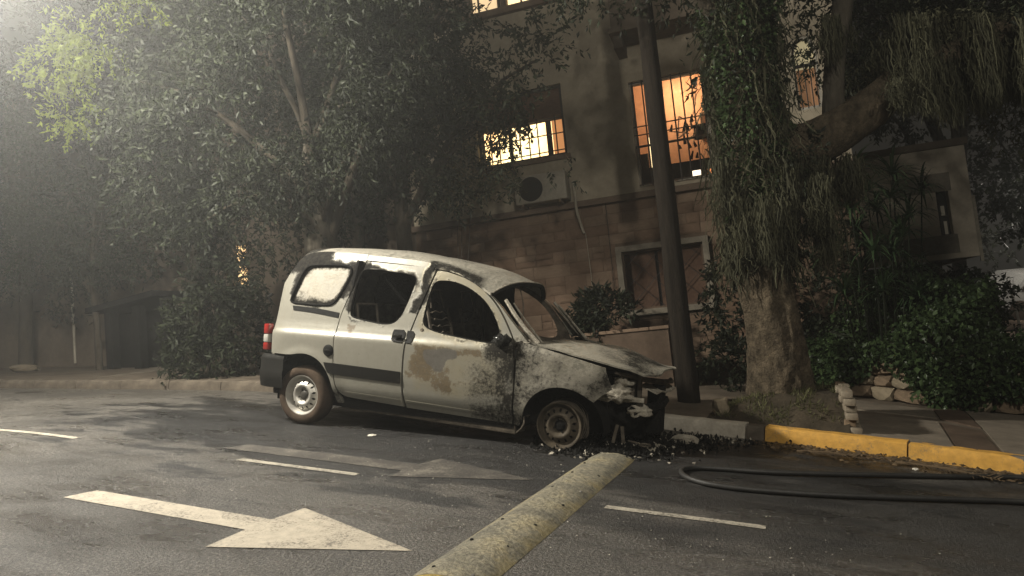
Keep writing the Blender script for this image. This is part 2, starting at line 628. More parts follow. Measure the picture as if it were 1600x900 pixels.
sheet('road_arrow', [(0.50, -2.80), (1.90, -2.80), (1.92, -3.09), (2.85, -2.70), (1.92, -2.34), (1.90, -2.60), (0.53, -2.60)],
      M['road_white'], 0.004, 'crisp white direction arrow painted on the road in the foreground', 'road marking')
sheet('road_arrow', [(0.22, -1.25), (1.92, -1.26), (1.93, -1.45), (2.88, -1.09), (1.98, -0.77), (1.92, -1.02), (0.30, -1.03)],
      M['road_white_worn'], 0.004, 'faded sooty direction arrow painted on the road beside the van', 'road marking')
for x0, x1, lb, mt in ((-2.75, -1.15, 'white lane dash at the left edge of the photo', 'road_line'), (0.64, 1.71, 'white lane dash between the two painted arrows', 'road_line'),
                   (3.50, 4.42, 'white lane dash to the right of the speed bump', 'road_line')):
    m = MB()
    xx = np.linspace(x0, x1, 9)
    m.grid([[(x - x1, y, -crest(x) + crest(x1)) for x in xx] for y in (-0.035, 0.035)])
    o = m.build('lane_dash', M[mt])
    o.matrix_world = MS @ Matrix.Translation((x1, -1.51, 0.004 - crest(x1)))
    tag(o, lb, 'road marking', 'lane dashes')

# pavement slabs on the right
slabs = struct(empty('paving', MS))


def ground_poly(pts, h):
    return [ground(px, py, h) for px, py in pts]


for pts, mt in (([(1334, 645), (1465, 659), (1491, 699), (1346, 681)], 'slab'), ([(1334, 625), (1453, 640), (1464, 653), (1333, 639)], 'slab'),
                ([(1470, 660), (1533, 673), (1566, 709), (1496, 700)], 'slab_dark'), ([(1507, 641), (1640, 653), (1660, 724), (1573, 711), (1539, 672)], 'slab'),
                ([(1458, 639), (1503, 641), (1533, 669), (1470, 655)], 'slab_dark')):
    P = ground_poly(pts, 0.13)
    m = MB()
    n = len(P)
    z0 = 0.10
    tops = [0.128 + random.uniform(0, 0.008) for _ in P]
    m.add([(p[0], p[1], z0) for p in P] + [(p[0], p[1], t) for p, t in zip(P, tops)],
          [tuple(range(n))[::-1], tuple(range(n, 2 * n))] + [(i, (i + 1) % n, n + (i + 1) % n, n + i) for i in range(n)])
    m.build('slab', M[mt], slabs)

# the left pavement: bare concrete strips
for pts, mt in (([(150, 590), (270, 577), (275, 566), (215, 580)], 'slab'), ([(0, 566), (150, 560), (140, 553), (0, 556)], 'slab_dark')):
    P = ground_poly(pts, 0.13)
    m = MB()
    n = len(P)
    m.add([(p[0], p[1], 0.08 - crest(p[0])) for p in P] + [(p[0], p[1], 0.128 - crest(p[0])) for p in P],
          [tuple(range(n))[::-1], tuple(range(n, 2 * n))] + [(i, (i + 1) % n, n + (i + 1) % n, n + i) for i in range(n)])
    m.build('slab', M[mt], slabs)


# ------------------------------------------------------------------ speed bump
def bump_mat(name, c1, c2, c3):
    m, nt, bs = new_mat(name)
    v = coords(nt)
    n1 = ntex(nt, v, 3.2, 6, 0.7)
    c = ramp(nt, n1, [(0.32, c1), (0.5, c2), (0.68, c3)])
    wv = nd(nt, 'ShaderNodeTexWave', wave_type='BANDS', bands_direction='DIAGONAL')
    wv.inputs['Scale'].default_value = 9
    wv.inputs['Distortion'].default_value = 3
    nt.links.new(v, wv.inputs['Vector'])
    f = ntex(nt, v, 40, 4, 0.8)
    c = mixc(nt, 0.8, c, ramp(nt, f, [(0.35, gray(0.3)), (0.62, gray(1.25))]), 'MULTIPLY')
    sx = nd(nt, 'ShaderNodeSeparateXYZ')
    nt.links.new(v, sx.inputs[0])
    ed = math_(nt, 'ADD', math_(nt, 'MULTIPLY', math_(nt, 'ABSOLUTE', sx.outputs[0]), 5.4), math_(nt, 'MULTIPLY', math_(nt, 'SUBTRACT', n1, 0.5), 2.2))
    c = mixc(nt, ramp(nt, ed, [(0.66, gray(0)), (1.05, gray(0.5))]), c, (0.28, 0.215, 0.07))
    nt.links.new(c, bs.inputs['Base Color'])
    bs.inputs['Roughness'].default_value = 0.8
    h = math_(nt, 'ADD', math_(nt, 'MULTIPLY', wv.outputs['Fac'], 0.10), f)
    bump(nt, bs, h, 1.0, 0.02)
    return m


M['rubber_dirty'] = bump_mat('rubber_dirty', (0.11, 0.103, 0.080), (0.27, 0.245, 0.175), (0.42, 0.36, 0.22))
M['rubber_yellow'] = bump_mat('rubber_yellow', (0.20, 0.15, 0.04), (0.36, 0.26, 0.05), (0.45, 0.33, 0.08))
sb = empty('speed_bump', MS @ Matrix.Translation((3.19, -2, 0)))
tag(sb, 'long rubber speed bump with dirty worn yellow edges lying across the road', 'speed bump')


def bump_seg(y0, y1, mat, name, cap=False):
    m = MB()
    W = 0.178
    rows = []
    ys = list(np.linspace(y0, y1, 14 if cap else 10))
    for y in ys:
        k = 1.0
        if cap:
            tt = (y - y0) / (y1 - y0)
            k = math.sqrt(max(0.0, 1 - max(0, (tt - 0.45) / 0.55) ** 2))
        row = []
        for i in range(17):
            s_ = -1 + 2 * i / 16
            z = 0.058 * (1 - abs(s_) ** 2.4) * (0.12 + 0.88 * k) + 0.003 * noise.noise((s_ * 3, y * 4, 0))
            row.append((W * s_ * (0.82 + 0.18 * k), y + 2, max(z, 0.002)))
        rows.append(row)
    m.grid(rows, flip=False)
    c = 17
    m.f.append(tuple(range(c))[::-1])
    m.f.append(tuple((len(rows) - 1) * c + i for i in range(c)))
    return m.build(name, mat, sb, smooth=50)


bump_seg(-4.4, -3.05, M['rubber_yellow'], 'end_segment')
for k in range(5):
    y0 = -3.044 + k * 0.52
    bump_seg(y0, y0 + 0.516, M['rubber_dirty'], 'segment')
bump_seg(-0.44, -0.02, M['rubber_dirty'], 'end_segment', cap=True)
m = MB()
m.tube([(0, 0, -.002), (0, 0, 0.005)], [0.011, 0.008], 8)
bolt_me = m.mesh('bolt', M['chrome_melt'], 40)
bolt_dk = bolt_me.copy()
bolt_dk.materials.clear()
bolt_dk.materials.append(M['char'])
for k in range(7):
    y = -2.95 + k * 0.40 + .05 * math.sin(k * 3)
    for sx in (-0.085, 0.105):
        z = 0.058 * (1 - (abs(sx) / 0.178) ** 2.4)
        obj('bolt', bolt_me if (k * 3 + (sx > 0)) % 4 == 1 else bolt_dk, sb, Matrix.Translation((sx + 0.01 * math.sin(k * 5), y + 2, z - 0.001)))

# ------------------------------------------------------------------ hose
pts = [(1760, 762), (1600, 747), (1500, 745), (1400, 743), (1300, 741), (1200, 738), (1130, 733), (1090, 731), (1070, 733), (1065, 739), (1078, 748), (1110, 757), (1170, 765),
       (1280, 773), (1400, 778), (1500, 781), (1620, 786), (1800, 800)]
P = [Vector((*ground(px, py, 0.02), 0)) for px, py in pts]


def smooth_path(P, n=6):
    out = []
    for i in range(len(P) - 1):
        p0, p1, p2, p3 = P[max(i - 1, 0)], P[i], P[i + 1], P[min(i + 2, len(P) - 1)]
        for k in range(n):
            t = k / n
            out.append(0.5 * ((2 * p1) + (p2 - p0) * t + (2 * p0 - 5 * p1 + 4 * p2 - p3) * t * t + (3 * p1 - p0 - 3 * p2 + p3) * t ** 3))
    out.append(P[-1])
    return out


P = smooth_path(P)
o0 = P[0].copy()
m = MB()
m.tube([p - o0 + Vector((0, 0, 0.0205)) for p in P], 0.02, 8)
ho = m.build('fire_hose', M['rubber_hose'], smooth=60)
ho.matrix_world = MS @ Matrix.Translation((o0.x, o0.y, 0))
tag(ho, 'black rubber hose looped on the dark road beside the yellow kerb', 'hose')


# ------------------------------------------------------------------ small debris
def shard_cloud(name, centres, n, spread, size, mat, label, cat, flat=0.4, zmax=0.02):
    V, F = [], []
    for _ in range(n):
        cx, cy, s_ = centres[random.randrange(len(centres))]
        x = random.gauss(cx, s_)
        y = random.gauss(cy, s_ * 0.6)
        if y > curb_y(x) - 0.02:
            continue
        r = size * random.uniform(0.4, 1.4)
        z0 = 0.003
        a0 = random.uniform(0, 6.28)
        h = random.uniform(0.15, 1) * zmax
        b = len(V)
        k = 4
        for i in range(k):
            a = a0 + 6.28 * i / k + random.uniform(-0.5, 0.5)
            rr = r * random.uniform(0.5, 1)
            V.append((x + rr * math.cos(a), y + rr * math.sin(a), z0 + (h * random.uniform(0, 1))))
        V.append((x, y, z0 + h * 1.2))
        for i in range(k):
            F.append((b + i, b + (i + 1) % k, b + 4))
    me = np_mesh(name, V, F, mat)
    o = obj(name, me)
    o.matrix_world = MS
    o['kind'] = 'stuff'
    tag(o, label, cat)
    return o


shard_cloud('burnt_debris', [(3.05, 0.35, 0.28), (3.3, 0.7, 0.3), (2.9, 0.05, 0.2), (3.6, 0.95, 0.3), (3.15, 0.15, 0.18)], 1900, 0.3, 0.022, M['char'], 'black burnt scraps heaped on the road under the van front', 'debris', zmax=0.05)
shard_cloud('ash_flakes', [(3.45, 0.95, 0.2), (3.1, 0.1, 0.25), (3.75, 1.2, 0.15), (3.0, 0.4, 0.2), (3.25, 0.45, 0.22)], 620, 0.3, 0.022, M['ash_metal'], 'pale ash and melted metal flakes on the road at the kerb', 'debris', zmax=0.03)
shard_cloud('glass_bits', [(1.2, -1.8, 0.7), (2.2, -0.5, 0.6), (0.9, -0.6, 0.6), (4.5, -2.0, 0.8), (2.6, -2.0, 0.6)], 420, 0.5, 0.006, M['paper'], 'tiny broken glass bits scattered over the road', 'glass bits', zmax=0.006)
shard_cloud('leaf_litter', [(4.6, 1.15, 0.25), (5.2, 1.0, 0.25), (5.9, 0.8, 0.25), (6.5, 0.6, 0.25)], 700, 0.4, 0.028, M['dry'], 'dry leaf litter in the gutter along the yellow kerb', 'leaf litter', zmax=0.025)


def crumpled(name, px, py, r, mat, label, cat, h=0.0, hz=0.4):
    x, y = ground(px, py, h)
    bm = bmesh.new()
    bmesh.ops.create_icosphere(bm, subdivisions=2, radius=1)
    sd = random.uniform(0, 50)
    for q in bm.verts:
        k = 1 + 0.55 * noise.noise(q.co * 1.7 + Vector((sd, 0, 0)))
        q.co = Vector((q.co.x * r * k * 1.3, q.co.y * r * k, max(0.0, (q.co.z * r * hz * k + r * hz * 0.75))))
    me = bpy.data.meshes.new(name)
    bm.to_mesh(me)
    bm.free()
    me.materials.append(mat)
    o = obj(name, me)
    o.matrix_world = MS @ Matrix.Translation((x, y, h + 0.002)) @ Matrix.Rotation(random.uniform(0, 6), 4, 'Z')
    tag(o, label, cat)
    return o


crumpled('melted_metal', 1071, 692, 0.13, M['ash_metal'], 'pale flattened lump of melted metal beside the grey kerb', 'debris', hz=0.3)
crumpled('paper_scrap', 1431, 735, 0.024, M['paper'], 'small white paper scrap in the gutter, nearer to the tree', 'litter')
crumpled('paper_scrap', 1506, 737, 0.02, M['kerb_grey'], 'small grey crumpled scrap in the gutter, nearer the right edge', 'litter')
crumpled('plastic_scrap', 581, 681, 0.04, M['paper'], 'flat pale plastic scrap on the road below the sliding door', 'litter', hz=0.15)


def frond(px0, py0, px1, py1, label):
    a = Vector((*ground(px0, py0, 0.02), 0.02))
    b = Vector((*ground(px1, py1, 0.02), 0.02))
    root = empty('palm_frond', MS @ Matrix.Translation((a.x, a.y, 0)))
    d = b - a
    a0 = Vector((0, 0, 0.02))
    m = MB()
    m.tube([a0, a0 + d * 0.5 + Vector((0, 0, 0.02)), a0 + d], [0.012, 0.009, 0.004], 6)
    m.build('stalk', M['dry'], root, smooth=50)
    t = d.normalized()
    side_ = Vector((-t.y, t.x, 0))
    m = MB()
    for i in range(26):
        p = a0 + d * (0.1 + 0.88 * i / 26) + Vector((0, 0, 0.012))
        for sg in (-1, 1):
            L = 0.20 * math.sin(math.pi * (0.2 + 0.75 * i / 26)) * random.uniform(0.7, 1.1)
            e = p + side_ * sg * L + t * L * 0.5 + Vector((0, 0, random.uniform(-0.01, 0.03)))
            wv = t * 0.008
            m.add([p - wv, p + wv, e + wv * 0.3, e - wv * 0.3], [(0, 1, 2, 3)])
    m.build('leaflets', M['dry'], root)
    tag(root, label, 'palm frond', 'dry fronds in the gutter')


frond(1245, 705, 1345, 716, 'dry palm frond in the gutter close to the tree planter')
frond(1400, 722, 1570, 752, 'dry palm frond in the gutter towards the right edge')

# ================================================================== the burnt van
VT = math.asin(0.085 / 2.693)
MV = MS @ Matrix.Translation((0, 0, 0.29)) @ Matrix.Rotation(VT, 4, 'Y') @ Matrix.Translation((0, 0, -0.29))
van = empty('van', MV)
tag(van, 'burnt-out silver panel van with sooted windows and a missing front bumper', 'van')

PZ = [.18, .24, .30, .36, .42, .55, .72, .84, .905, .93, .96, 1.02, 1.2, 1.4, 1.55, 1.66, 1.72, 1.78]
PY = [.085, .055, .022, -.014, -.036, -.054, -.060, -.062, -.060, -.036, -.028, -.008, .032, .078, .112, .145, .18, .23]


def prof(Z):
    return sum(float(np.interp(Z + d, PZ, PY)) for d in (-.014, -.007, 0, .007, .014)) / 5


def side_y(X, Z):
    y = prof(Z)
    if X < -0.15:
        y += 0.55 * (X + 0.15) ** 2 + (0.9 * max(0, -0.38 - X))
    if X > 2.45:
        y += 0.20 * (X - 2.45) ** 2
    # flared wheel arches
    for cx, cz, r in ((0.04, 0.30, 0.41), (2.71, 0.25, 0.385)):
        d = math.hypot(X - cx, Z - cz) - r
        if Z > 0.2:
            y -= 0.016 * math.exp(-(max(d, 0) / 0.05) ** 2)
    return y


def chaikin(P, it=2, keep=50):
    for _ in range(it):
        out = []
        n = len(P)
        for i in range(n):
            a, b, c = Vector(P[i - 1]), Vector(P[i]), Vector(P[(i + 1) % n])
            ang = math.degrees((b - a).angle(c - b)) if (b - a).length > 1e-6 and (c - b).length > 1e-6 else 0
            if ang > keep:
                out.append(tuple(b))
            else:
                out.append(tuple(b.lerp(a, 0.25)))
                out.append(tuple(b.lerp(c, 0.25)))
        P = out
    return P


def densify(P, step):
    out = []
    n = len(P)
    for i in range(n):
        a, b = Vector(P[i]), Vector(P[(i + 1) % n])
        k = max(1, int(math.ceil((b - a).length / step)))
        for j in range(k):
            out.append(tuple(a.lerp(b, j / k)))
    return out


def inside(P, x, y):
    P = np.asarray(P)
    x0, y0 = P[:, 0], P[:, 1]
    x1, y1 = np.roll(x0, -1), np.roll(y0, -1)
    c = ((y0 > y) != (y1 > y))
    with np.errstate(divide='ignore', invalid='ignore'):
        xi = (x1 - x0) * (y - y0) / (y1 - y0) + x0
    return bool((c & (x < xi)).sum() % 2)


def fill2d(outer, holes, step):
    outer = densify(outer, step)
    holes = [densify(h, step) for h in holes]
    V, E = [], []
    for loop in [outer] + holes:
        b = len(V)
        V += loop
        E += [(b + i, b + (i + 1) % len(loop)) for i in range(len(loop))]
    A = np.asarray(V)
    for gx in np.arange(A[:, 0].min(), A[:, 0].max(), step):
        for gz in np.arange(A[:, 1].min(), A[:, 1].max(), step):
            x, z = gx + random.uniform(-.1, .1) * step, gz + random.uniform(-.1, .1) * step
            if np.min((A[:, 0] - x) ** 2 + (A[:, 1] - z) ** 2) < (0.55 * step) ** 2:
                continue
            if inside(outer, x, z) and not any(inside(h, x, z) for h in holes):
                V.append((x, z))
    r = delaunay_2d_cdt([Vector(p) for p in V], E, [], 0, 1e-5)
    v2 = [tuple(p) for p in r[0]]
    F = []
    for f in r[2]:
        cx = sum(v2[i][0] for i in f) / len(f)
        cz = sum(v2[i][1] for i in f) / len(f)
        if inside(outer, cx, cz) and not any(inside(h, cx, cz) for h in holes):
            F.append(tuple(f))
    return v2, F


def panel_mb(outer, holes=(), step=0.035, th=0.03, off=0.0, far=False, yfun=None, warp=0.0):
    yf = yfun or side_y
    v2, F = fill2d(chaikin(outer, 2, 42), [chaikin(h, 2, 80) for h in holes], step)
    m = MB()

    def pt(x, z, d):
        y = yf(x, z) + off + d
        if warp:
            y += warp * noise.noise((x * 3.1, z * 3.7, 1.3))
        if far:
            y = 1.6 - y
        return (x, y, z)
    n = len(v2)
    m.v = [pt(x, z, 0) for x, z in v2] + [pt(x, z, th) for x, z in v2]
    a, b, c = [Vector(m.v[i]) for i in F[0]]
    up = ((b - a).cross(c - a)).y > 0
    want = far
    F2 = []
    for f in F:
        a, b, c = [Vector(m.v[i]) for i in f[:3]]
        outy = ((b - a).cross(c - a)).y > 0
        F2.append(f if outy == want else f[::-1])
    cnt = {}
    for f in F2:
        for i in range(len(f)):
            e = (f[i], f[(i + 1) % len(f)])
            cnt[e] = 1
    m.f = list(F2) + [tuple(i + n for i in f[::-1]) for f in F2]
    for (i, j) in cnt:
        if (j, i) not in cnt:
            m.f.append((j, i, i + n, j + n))
    return m


# ---- soot, rust, ash and heat tint: stains with outlines of their own, stored per vertex
def sbox(x, z, x0, x1, z0, z1, s):
    dx = max(x0 - x, x - x1, 0)
    dz = max(z0 - z, z - z1, 0)
    return max(0.0, 1 - math.hypot(dx, dz) / s)


def ell(x, z, cx, cz, rx, rz, s=1.0):
    d = math.hypot((x - cx) / rx, (z - cz) / rz)
    return max(0.0, min(1.0, (1 + s - d) / s))


QW = [(-.235, 1.225), (-.2, 1.34), (-.145, 1.51), (-.10, 1.57), (-.03, 1.59), (.3, 1.60), (.40, 1.59), (.445, 1.55), (.42, 1.46), (.34, 1.28), (.30, 1.215), (.23, 1.19), (-.1, 1.195), (-.20, 1.20)]
SW = [(.505, 1.13), (.508, 1.3), (.525, 1.47), (.56, 1.55), (.64, 1.575), (.9, 1.555), (1.12, 1.53), (1.185, 1.50), (1.175, 1.42), (1.11, 1.18), (1.05, 1.08), (.97, 1.045), (.85, 1.045), (.62, 1.075), (.54, 1.09)]
FW = [(1.315, 1.11), (1.33, 1.30), (1.355, 1.43), (1.40, 1.485), (1.50, 1.49), (1.62, 1.475), (1.76, 1.425), (1.93, 1.32), (2.05, 1.17), (2.11, 1.05), (2.10, .965), (2.02, .942), (1.8, .965), (1.5, 1.0), (1.39, 1.03), (1.335, 1.06)]


def pdist(P, x, z):
    best = 9
    n = len(P)
    for i in range(n):
        ax, az = P[i]
        bx, bz = P[(i + 1) % n]
        dx, dz = bx - ax, bz - az
        t = max(0, min(1, ((x - ax) * dx + (z - az) * dz) / (dx * dx + dz * dz + 1e-9)))
        best = min(best, math.hypot(x - ax - t * dx, z - az - t * dz))
    return best


def stains(x, y, z):
    soot = rust = ash = tint = 0.0
    xo, zo = x, z
    q = Vector((x * 5.5, z * 5.5, 0.3))
    x += 0.05 * noise.noise(q) + 0.022 * noise.noise(q * 2.9)
    z += 0.05 * noise.noise(q + Vector((9, 4, 2))) + 0.022 * noise.noise(q * 2.9 + Vector((3, 8, 1)))
    # black tail corner and quarter-window surround
    soot = max(soot, sbox(x, z, -0.6, 0.06, 1.58, 1.9, 0.16) * 1.25)
    dq = pdist(QW, x, z)
    if x < 0.62:
        soot = max(soot, 1.35 - dq / 0.075 if z > 1.27 else 0.8 - dq / 0.04)
    ds = pdist(SW, x, z)
    soot = max(soot, (1.3 - ds / 0.085) if (x < 0.64 and z > 1.16) else (1.0 - ds / 0.05 if z > 1.45 else 0.75 - ds / 0.03))
    soot = max(soot, sbox(x, z, 0.42, 0.53, 1.36, 1.62, 0.07))
    ash = max(ash, (1.1 - ds / 0.06) if z > 1.40 else 0)
    # strip between sliding window and front door
    t = (z - 1.15) / 0.45
    if 0 < t < 1.1:
        cx = 1.19 + 0.13 * t
        soot = max(soot, 1.3 - abs(x - cx - 0.015) / 0.06)
    df = pdist(FW, x, z)
    soot = max(soot, 0.75 - df / 0.02)
    if x > 1.25:
        tint = max(tint, 0.9 - df / 0.12)
    # cant rail and roof front
    if z > 1.40 and y < 0.45 and x > 1.25:
        soot = max(soot, sbox(x, z, 1.32, 1.78, 1.585, 1.70, 0.04) * 0.95)
        tint = max(tint, 0.8)
    if z > 1.66 and x < 0.12 and y < 0.4:
        ash = max(ash, ell(x, z, 0.1, 1.72, 0.2, 0.08))
    # front door: bare patch, rust, scorched front edge
    rust = max(rust, sbox(x, z, 1.29, 1.46, 0.62, 0.86, 0.06) * 0.75, sbox(x, z, 1.35, 1.95, 0.83, 0.87, 0.05) * 0.7, sbox(x, z, 1.5, 1.62, 0.50, 0.70, 0.06) * 0.7,
               sbox(x, z, 1.22, 2.0, 0.585, 0.60, 0.03) * 0.55)
    soot = max(soot, sbox(x, z, 2.15, 2.30, 0.30, 0.90, 0.22) * 0.72, sbox(x, z, 2.02, 2.3, 0.84, 0.96, 0.10) * 0.8)
    soot = max(soot, sbox(x, z, 1.88, 2.12, 0.48, 0.70, 0.14) * 0.52)
    soot = max(soot, sbox(x, z, 1.9, 2.3, 0.1, 0.36, 0.10) * 0.55)
    tint = max(tint, sbox(x, z, 1.3, 2.2, 0.5, 0.9, 0.15) * 0.65)
    # sliding door: small burnt square under the window
    rust = max(rust, sbox(x, z, 0.52, 0.585, 0.93, 1.02, 0.02) * 0.72)
    # quarter panel scuffs
    tint = max(tint, sbox(x, z, -0.3, 0.35, 0.93, 0.95, 0.03) * 0.5)
    soot = max(soot, sbox(x, z, 0.33, 0.42, 0.2, 0.36, 0.08) * 0.6)
    # fender
    if x > 2.26 and z < 1.05 and y < 0.5:
        ash = max(ash, ell(x, z, 2.92, 0.66, 0.16, 0.09, 0.8) * 0.95)
        tint = max(tint, 0.55)
        soot = max(soot, ell(x, z, 2.38, 0.86, 0.11, 0.12, 0.9) * 0.55, ell(x, z, 2.46, 0.56, 0.10, 0.06) * 0.6, sbox(x, z, 2.44, 2.96, 0.50, 0.60, 0.06) * 0.6)
        soot = max(soot, ell(x, z, 3.08, 0.72, 0.05, 0.14, 1.0) * 0.5)
    if x > 2.3 and z < 1.05:
        ash = max(ash, 0.55)
        soot = max(soot, 0.40 + 0.40 * noise.noise((x * 3.3, z * 4.0, 4)) + 0.25 * noise.noise((x * 8, z * 8, 1)))
    return max(0, soot), max(0, rust), max(0, ash), max(0, tint)


PATCH = [(1.38, .84), (1.46, .85), (1.58, .872), (1.72, .868), (1.73, .79), (1.62, .765), (1.60, .69), (1.57, .645), (1.50, .65), (1.47, .70), (1.42, .72), (1.385, .78)]


def bare(x, y, z):
    if y > 0.1 or not (1.25 < x < 1.85 and 0.5 < z < 1.0):
        return 0.0
    d = pdist(PATCH, x, z)
    return 0.5 + (d if inside(PATCH, x, z) else -d) / 0.05


def stained(o, fn=stains):
    me = o.data
    n = len(me.vertices)
    A = np.array([fn(*v.co) for v in me.vertices], dtype=np.float32)
    for k, nm in enumerate(('soot', 'rust', 'ash', 'tint')):
        at_ = me.attributes.new(nm, 'FLOAT', 'POINT')
        at_.data.foreach_set('value', np.ascontiguousarray(A[:, k]))
    at_ = me.attributes.new('bare', 'FLOAT', 'POINT')
    at_.data.foreach_set('value', np.array([max(0.0, bare(*v.co)) for v in me.vertices], dtype=np.float32))
    return o


def burnt_paint(name, base, ashc=(0.42, 0.39, 0.32), metal=0.25, rough=0.36):
    m, nt, bs = new_mat(name)
    v = coords(nt)
    n1 = ntex(nt, v, 7, 6, 0.7)
    n2 = ntex(nt, v, 34, 5, 0.75)
    n3 = ntex(nt, v, 16, 6, 0.8)

    def fac(attr, k1, k2, lo, hi):
        a = nd(nt, 'ShaderNodeAttribute', attribute_name=attr)
        f = math_(nt, 'ADD', a.outputs['Fac'], math_(nt, 'ADD', math_(nt, 'MULTIPLY', math_(nt, 'SUBTRACT', n1, 0.5), k1), math_(nt, 'MULTIPLY', math_(nt, 'SUBTRACT', n2, 0.5), k2)))
        return ramp(nt, f, [(lo, gray(0)), (hi, gray(1))])
    c = ramp(nt, n3, [(0.3, tuple(x * 0.88 for x in base)), (0.7, base)])
    # run-off dirt
    dv = ntex(nt, coords(nt, 'Object', (9, 9, 1.3)), 2.2, 5, 0.7)
    c = mixc(nt, ramp(nt, dv, [(0.55, gray(0)), (0.8, gray(0.45))]), c, (0.20, 0.17, 0.12))
    c = mixc(nt, math_(nt, 'MULTIPLY', fac('tint', 0.9, 0.3, 0.35, 1.0), 0.55), c, (0.30, 0.245, 0.13))
    fr = fac('rust', 0.9, 1.7, 0.36, 0.66)
    c = mixc(nt, math_(nt, 'MULTIPLY', fr, 0.75), c, ramp(nt, n2, [(0.35, (0.05, 0.034, 0.019)), (0.65, (0.165, 0.115, 0.06))]))
    c = mixc(nt, math_(nt, 'MULTIPLY', fac('bare', 0.8, 0.9, 0.42, 0.62), 0.9), c, ramp(nt, n3, [(0.3, (0.10, 0.095, 0.085)), (0.7, (0.16, 0.15, 0.132))]))
    fa = fac('ash', 1.1, 1.9, 0.40, 0.62)
    c = mixc(nt, math_(nt, 'MULTIPLY', fa, 0.8), c, ramp(nt, n2, [(0.3, tuple(x * 0.35 for x in ashc)), (0.55, ashc)]))
    fs = fac('soot', 0.9, 1.5, 0.24, 0.76)
    c = mixc(nt, fs, c, ramp(nt, n2, [(0.38, (0.003, 0.003, 0.0025)), (0.62, (0.028, 0.025, 0.020))]))
    nt.links.new(c, bs.inputs['Base Color'])
    r = math_(nt, 'ADD', rough, math_(nt, 'MULTIPLY', mixc(nt, 1.0, fs, fa, 'LIGHTEN'), 0.45), True)
    nt.links.new(r, bs.inputs['Roughness'])
    nt.links.new(math_(nt, 'SUBTRACT', 0.5, math_(nt, 'MULTIPLY', fs, 0.4)), bs.inputs['Specular IOR Level'])
    nt.links.new(math_(nt, 'MULTIPLY', math_(nt, 'SUBTRACT', 1.0, fs), metal), bs.inputs['Metallic'])
    h = math_(nt, 'MULTIPLY', mixc(nt, 1.0, fs, fa, 'LIGHTEN'), n2)
    h = math_(nt, 'ADD', h, math_(nt, 'MULTIPLY', n1, 0.5))
    bump(nt, bs, h, 0.25, 0.012)
    return m


M['paint'] = burnt_paint('burnt_paint', (0.275, 0.263, 0.218))
M['ash_glass'] = burnt_paint('ash_glass', (0.34, 0.315, 0.255), metal=0.0, rough=0.5)


def vpart(name, m, mat, parent=van, smooth=35, st=False):
    o = m.build(name, mat, parent, smooth)
    if st:
        stained(o)
    return o


quarter = [(-.475, .685), (-.488, .75), (-.488, .95), (-.478, 1.12), (-.45, 1.23), (-.40, 1.35), (-.34, 1.46), (-.27, 1.575), (-.19, 1.675), (-.10, 1.72), (0.05, 1.738), (.3, 1.732), (.575, 1.715),
           (.575, 1.615), (.54, 1.50), (.47, 1.34), (.425, 1.2), (.395, 1.08), (.383, .9), (.383, .72), (.395, .56), (.415, .45), (.44, .36), (.47, .31), (.47, .255), (.405, .255), (.40, .33),
           (.385, .42), (.36, .50), (.315, .58), (.25, .645), (.17, .69), (.07, .712), (-.03, .705), (-.12, .685)]
sdoor = [(.397, .72), (.41, .56), (.43, .45), (.46, .375), (.50, .335), (.56, .32), (1.162, .292), (1.158, .51), (1.163, .80), (1.20, 1.0), (1.262, 1.22), (1.375, 1.598),
         (.9, 1.628), (.592, 1.645), (.588, 1.615), (.553, 1.50), (.483, 1.34), (.438, 1.2), (.408, 1.08), (.397, .9)]
fdoor = [(1.185, .285), (1.175, .51), (1.178, .80), (1.214, 1.0), (1.275, 1.22), (1.388, 1.575), (1.42, 1.578), (1.53, 1.56), (1.70, 1.512), (1.86, 1.432), (1.985, 1.335), (2.09, 1.22), (2.19, 1.07), (2.25, .96),
         (2.275, .8), (2.277, .6), (2.262, .40), (2.242, .25)]
fender = [(2.30, .978), (2.29, .90), (2.294, .8), (2.294, .6), (2.28, .40), (2.262, .25), (2.31, .245), (2.345, .28), (2.36, .35), (2.40, .45), (2.47, .54), (2.57, .602), (2.70, .628), (2.82, .608), (2.90, .572), (2.955, .535),
          (2.985, .518), (3.04, .575), (3.125, .635), (3.105, .70), (3.075, .775), (3.07, .812), (2.95, .842), (2.8, .88), (2.6, .922), (2.42, .962)]
cant = [(.58, 1.71), (.9, 1.69), (1.23, 1.665), (1.47, 1.615), (1.62, 1.56), (1.75, 1.50), (1.90, 1.42), (2.06, 1.295), (2.2, 1.15), (2.38, .98), (2.30, .985), (2.262, .965), (2.2, 1.08), (2.10, 1.23), (1.995, 1.345),
        (1.87, 1.443), (1.705, 1.523), (1.535, 1.571), (1.40, 1.592), (.9, 1.637), (.58, 1.657)]
# near side
vpart('rear_quarter_panel', panel_mb(quarter, [QW], th=0.03, step=0.024), M['paint'], st=True)
sd_ = vpart('sliding_door', panel_mb(sdoor, [SW], th=0.035, off=-0.004, step=0.024), M['paint'], st=True)
sd_['label'] = 'silver sliding door with a burnt-out window'
fd_ = vpart('front_door', panel_mb(fdoor, [FW], th=0.04, step=0.024), M['paint'], st=True)
fd_['label'] = 'front door with rust stains and a bare grey patch'
fe_ = vpart('fender', panel_mb(fender, th=0.012, warp=0.012), M['paint'], st=True)
fe_['label'] = 'scorched front fender with flaking paint'
vpart('roof_rail', panel_mb(cant, th=0.05, off=0.004, step=0.03), M['paint'], st=True)
# far side (no detail seen, same outlines)
for nm, out, hole in (('rear_quarter_panel', quarter, [QW]), ('sliding_door', sdoor, [SW]), ('front_door', fdoor, [FW]), ('fender', fender, []), ('roof_rail', cant, [])):
    vpart(nm, panel_mb(out, hole, step=0.07, th=0.03, far=True), M['paint'] if nm in ('fender', 'roof_rail') else M['burnt_metal'], st=nm in ('fender', 'roof_rail'))

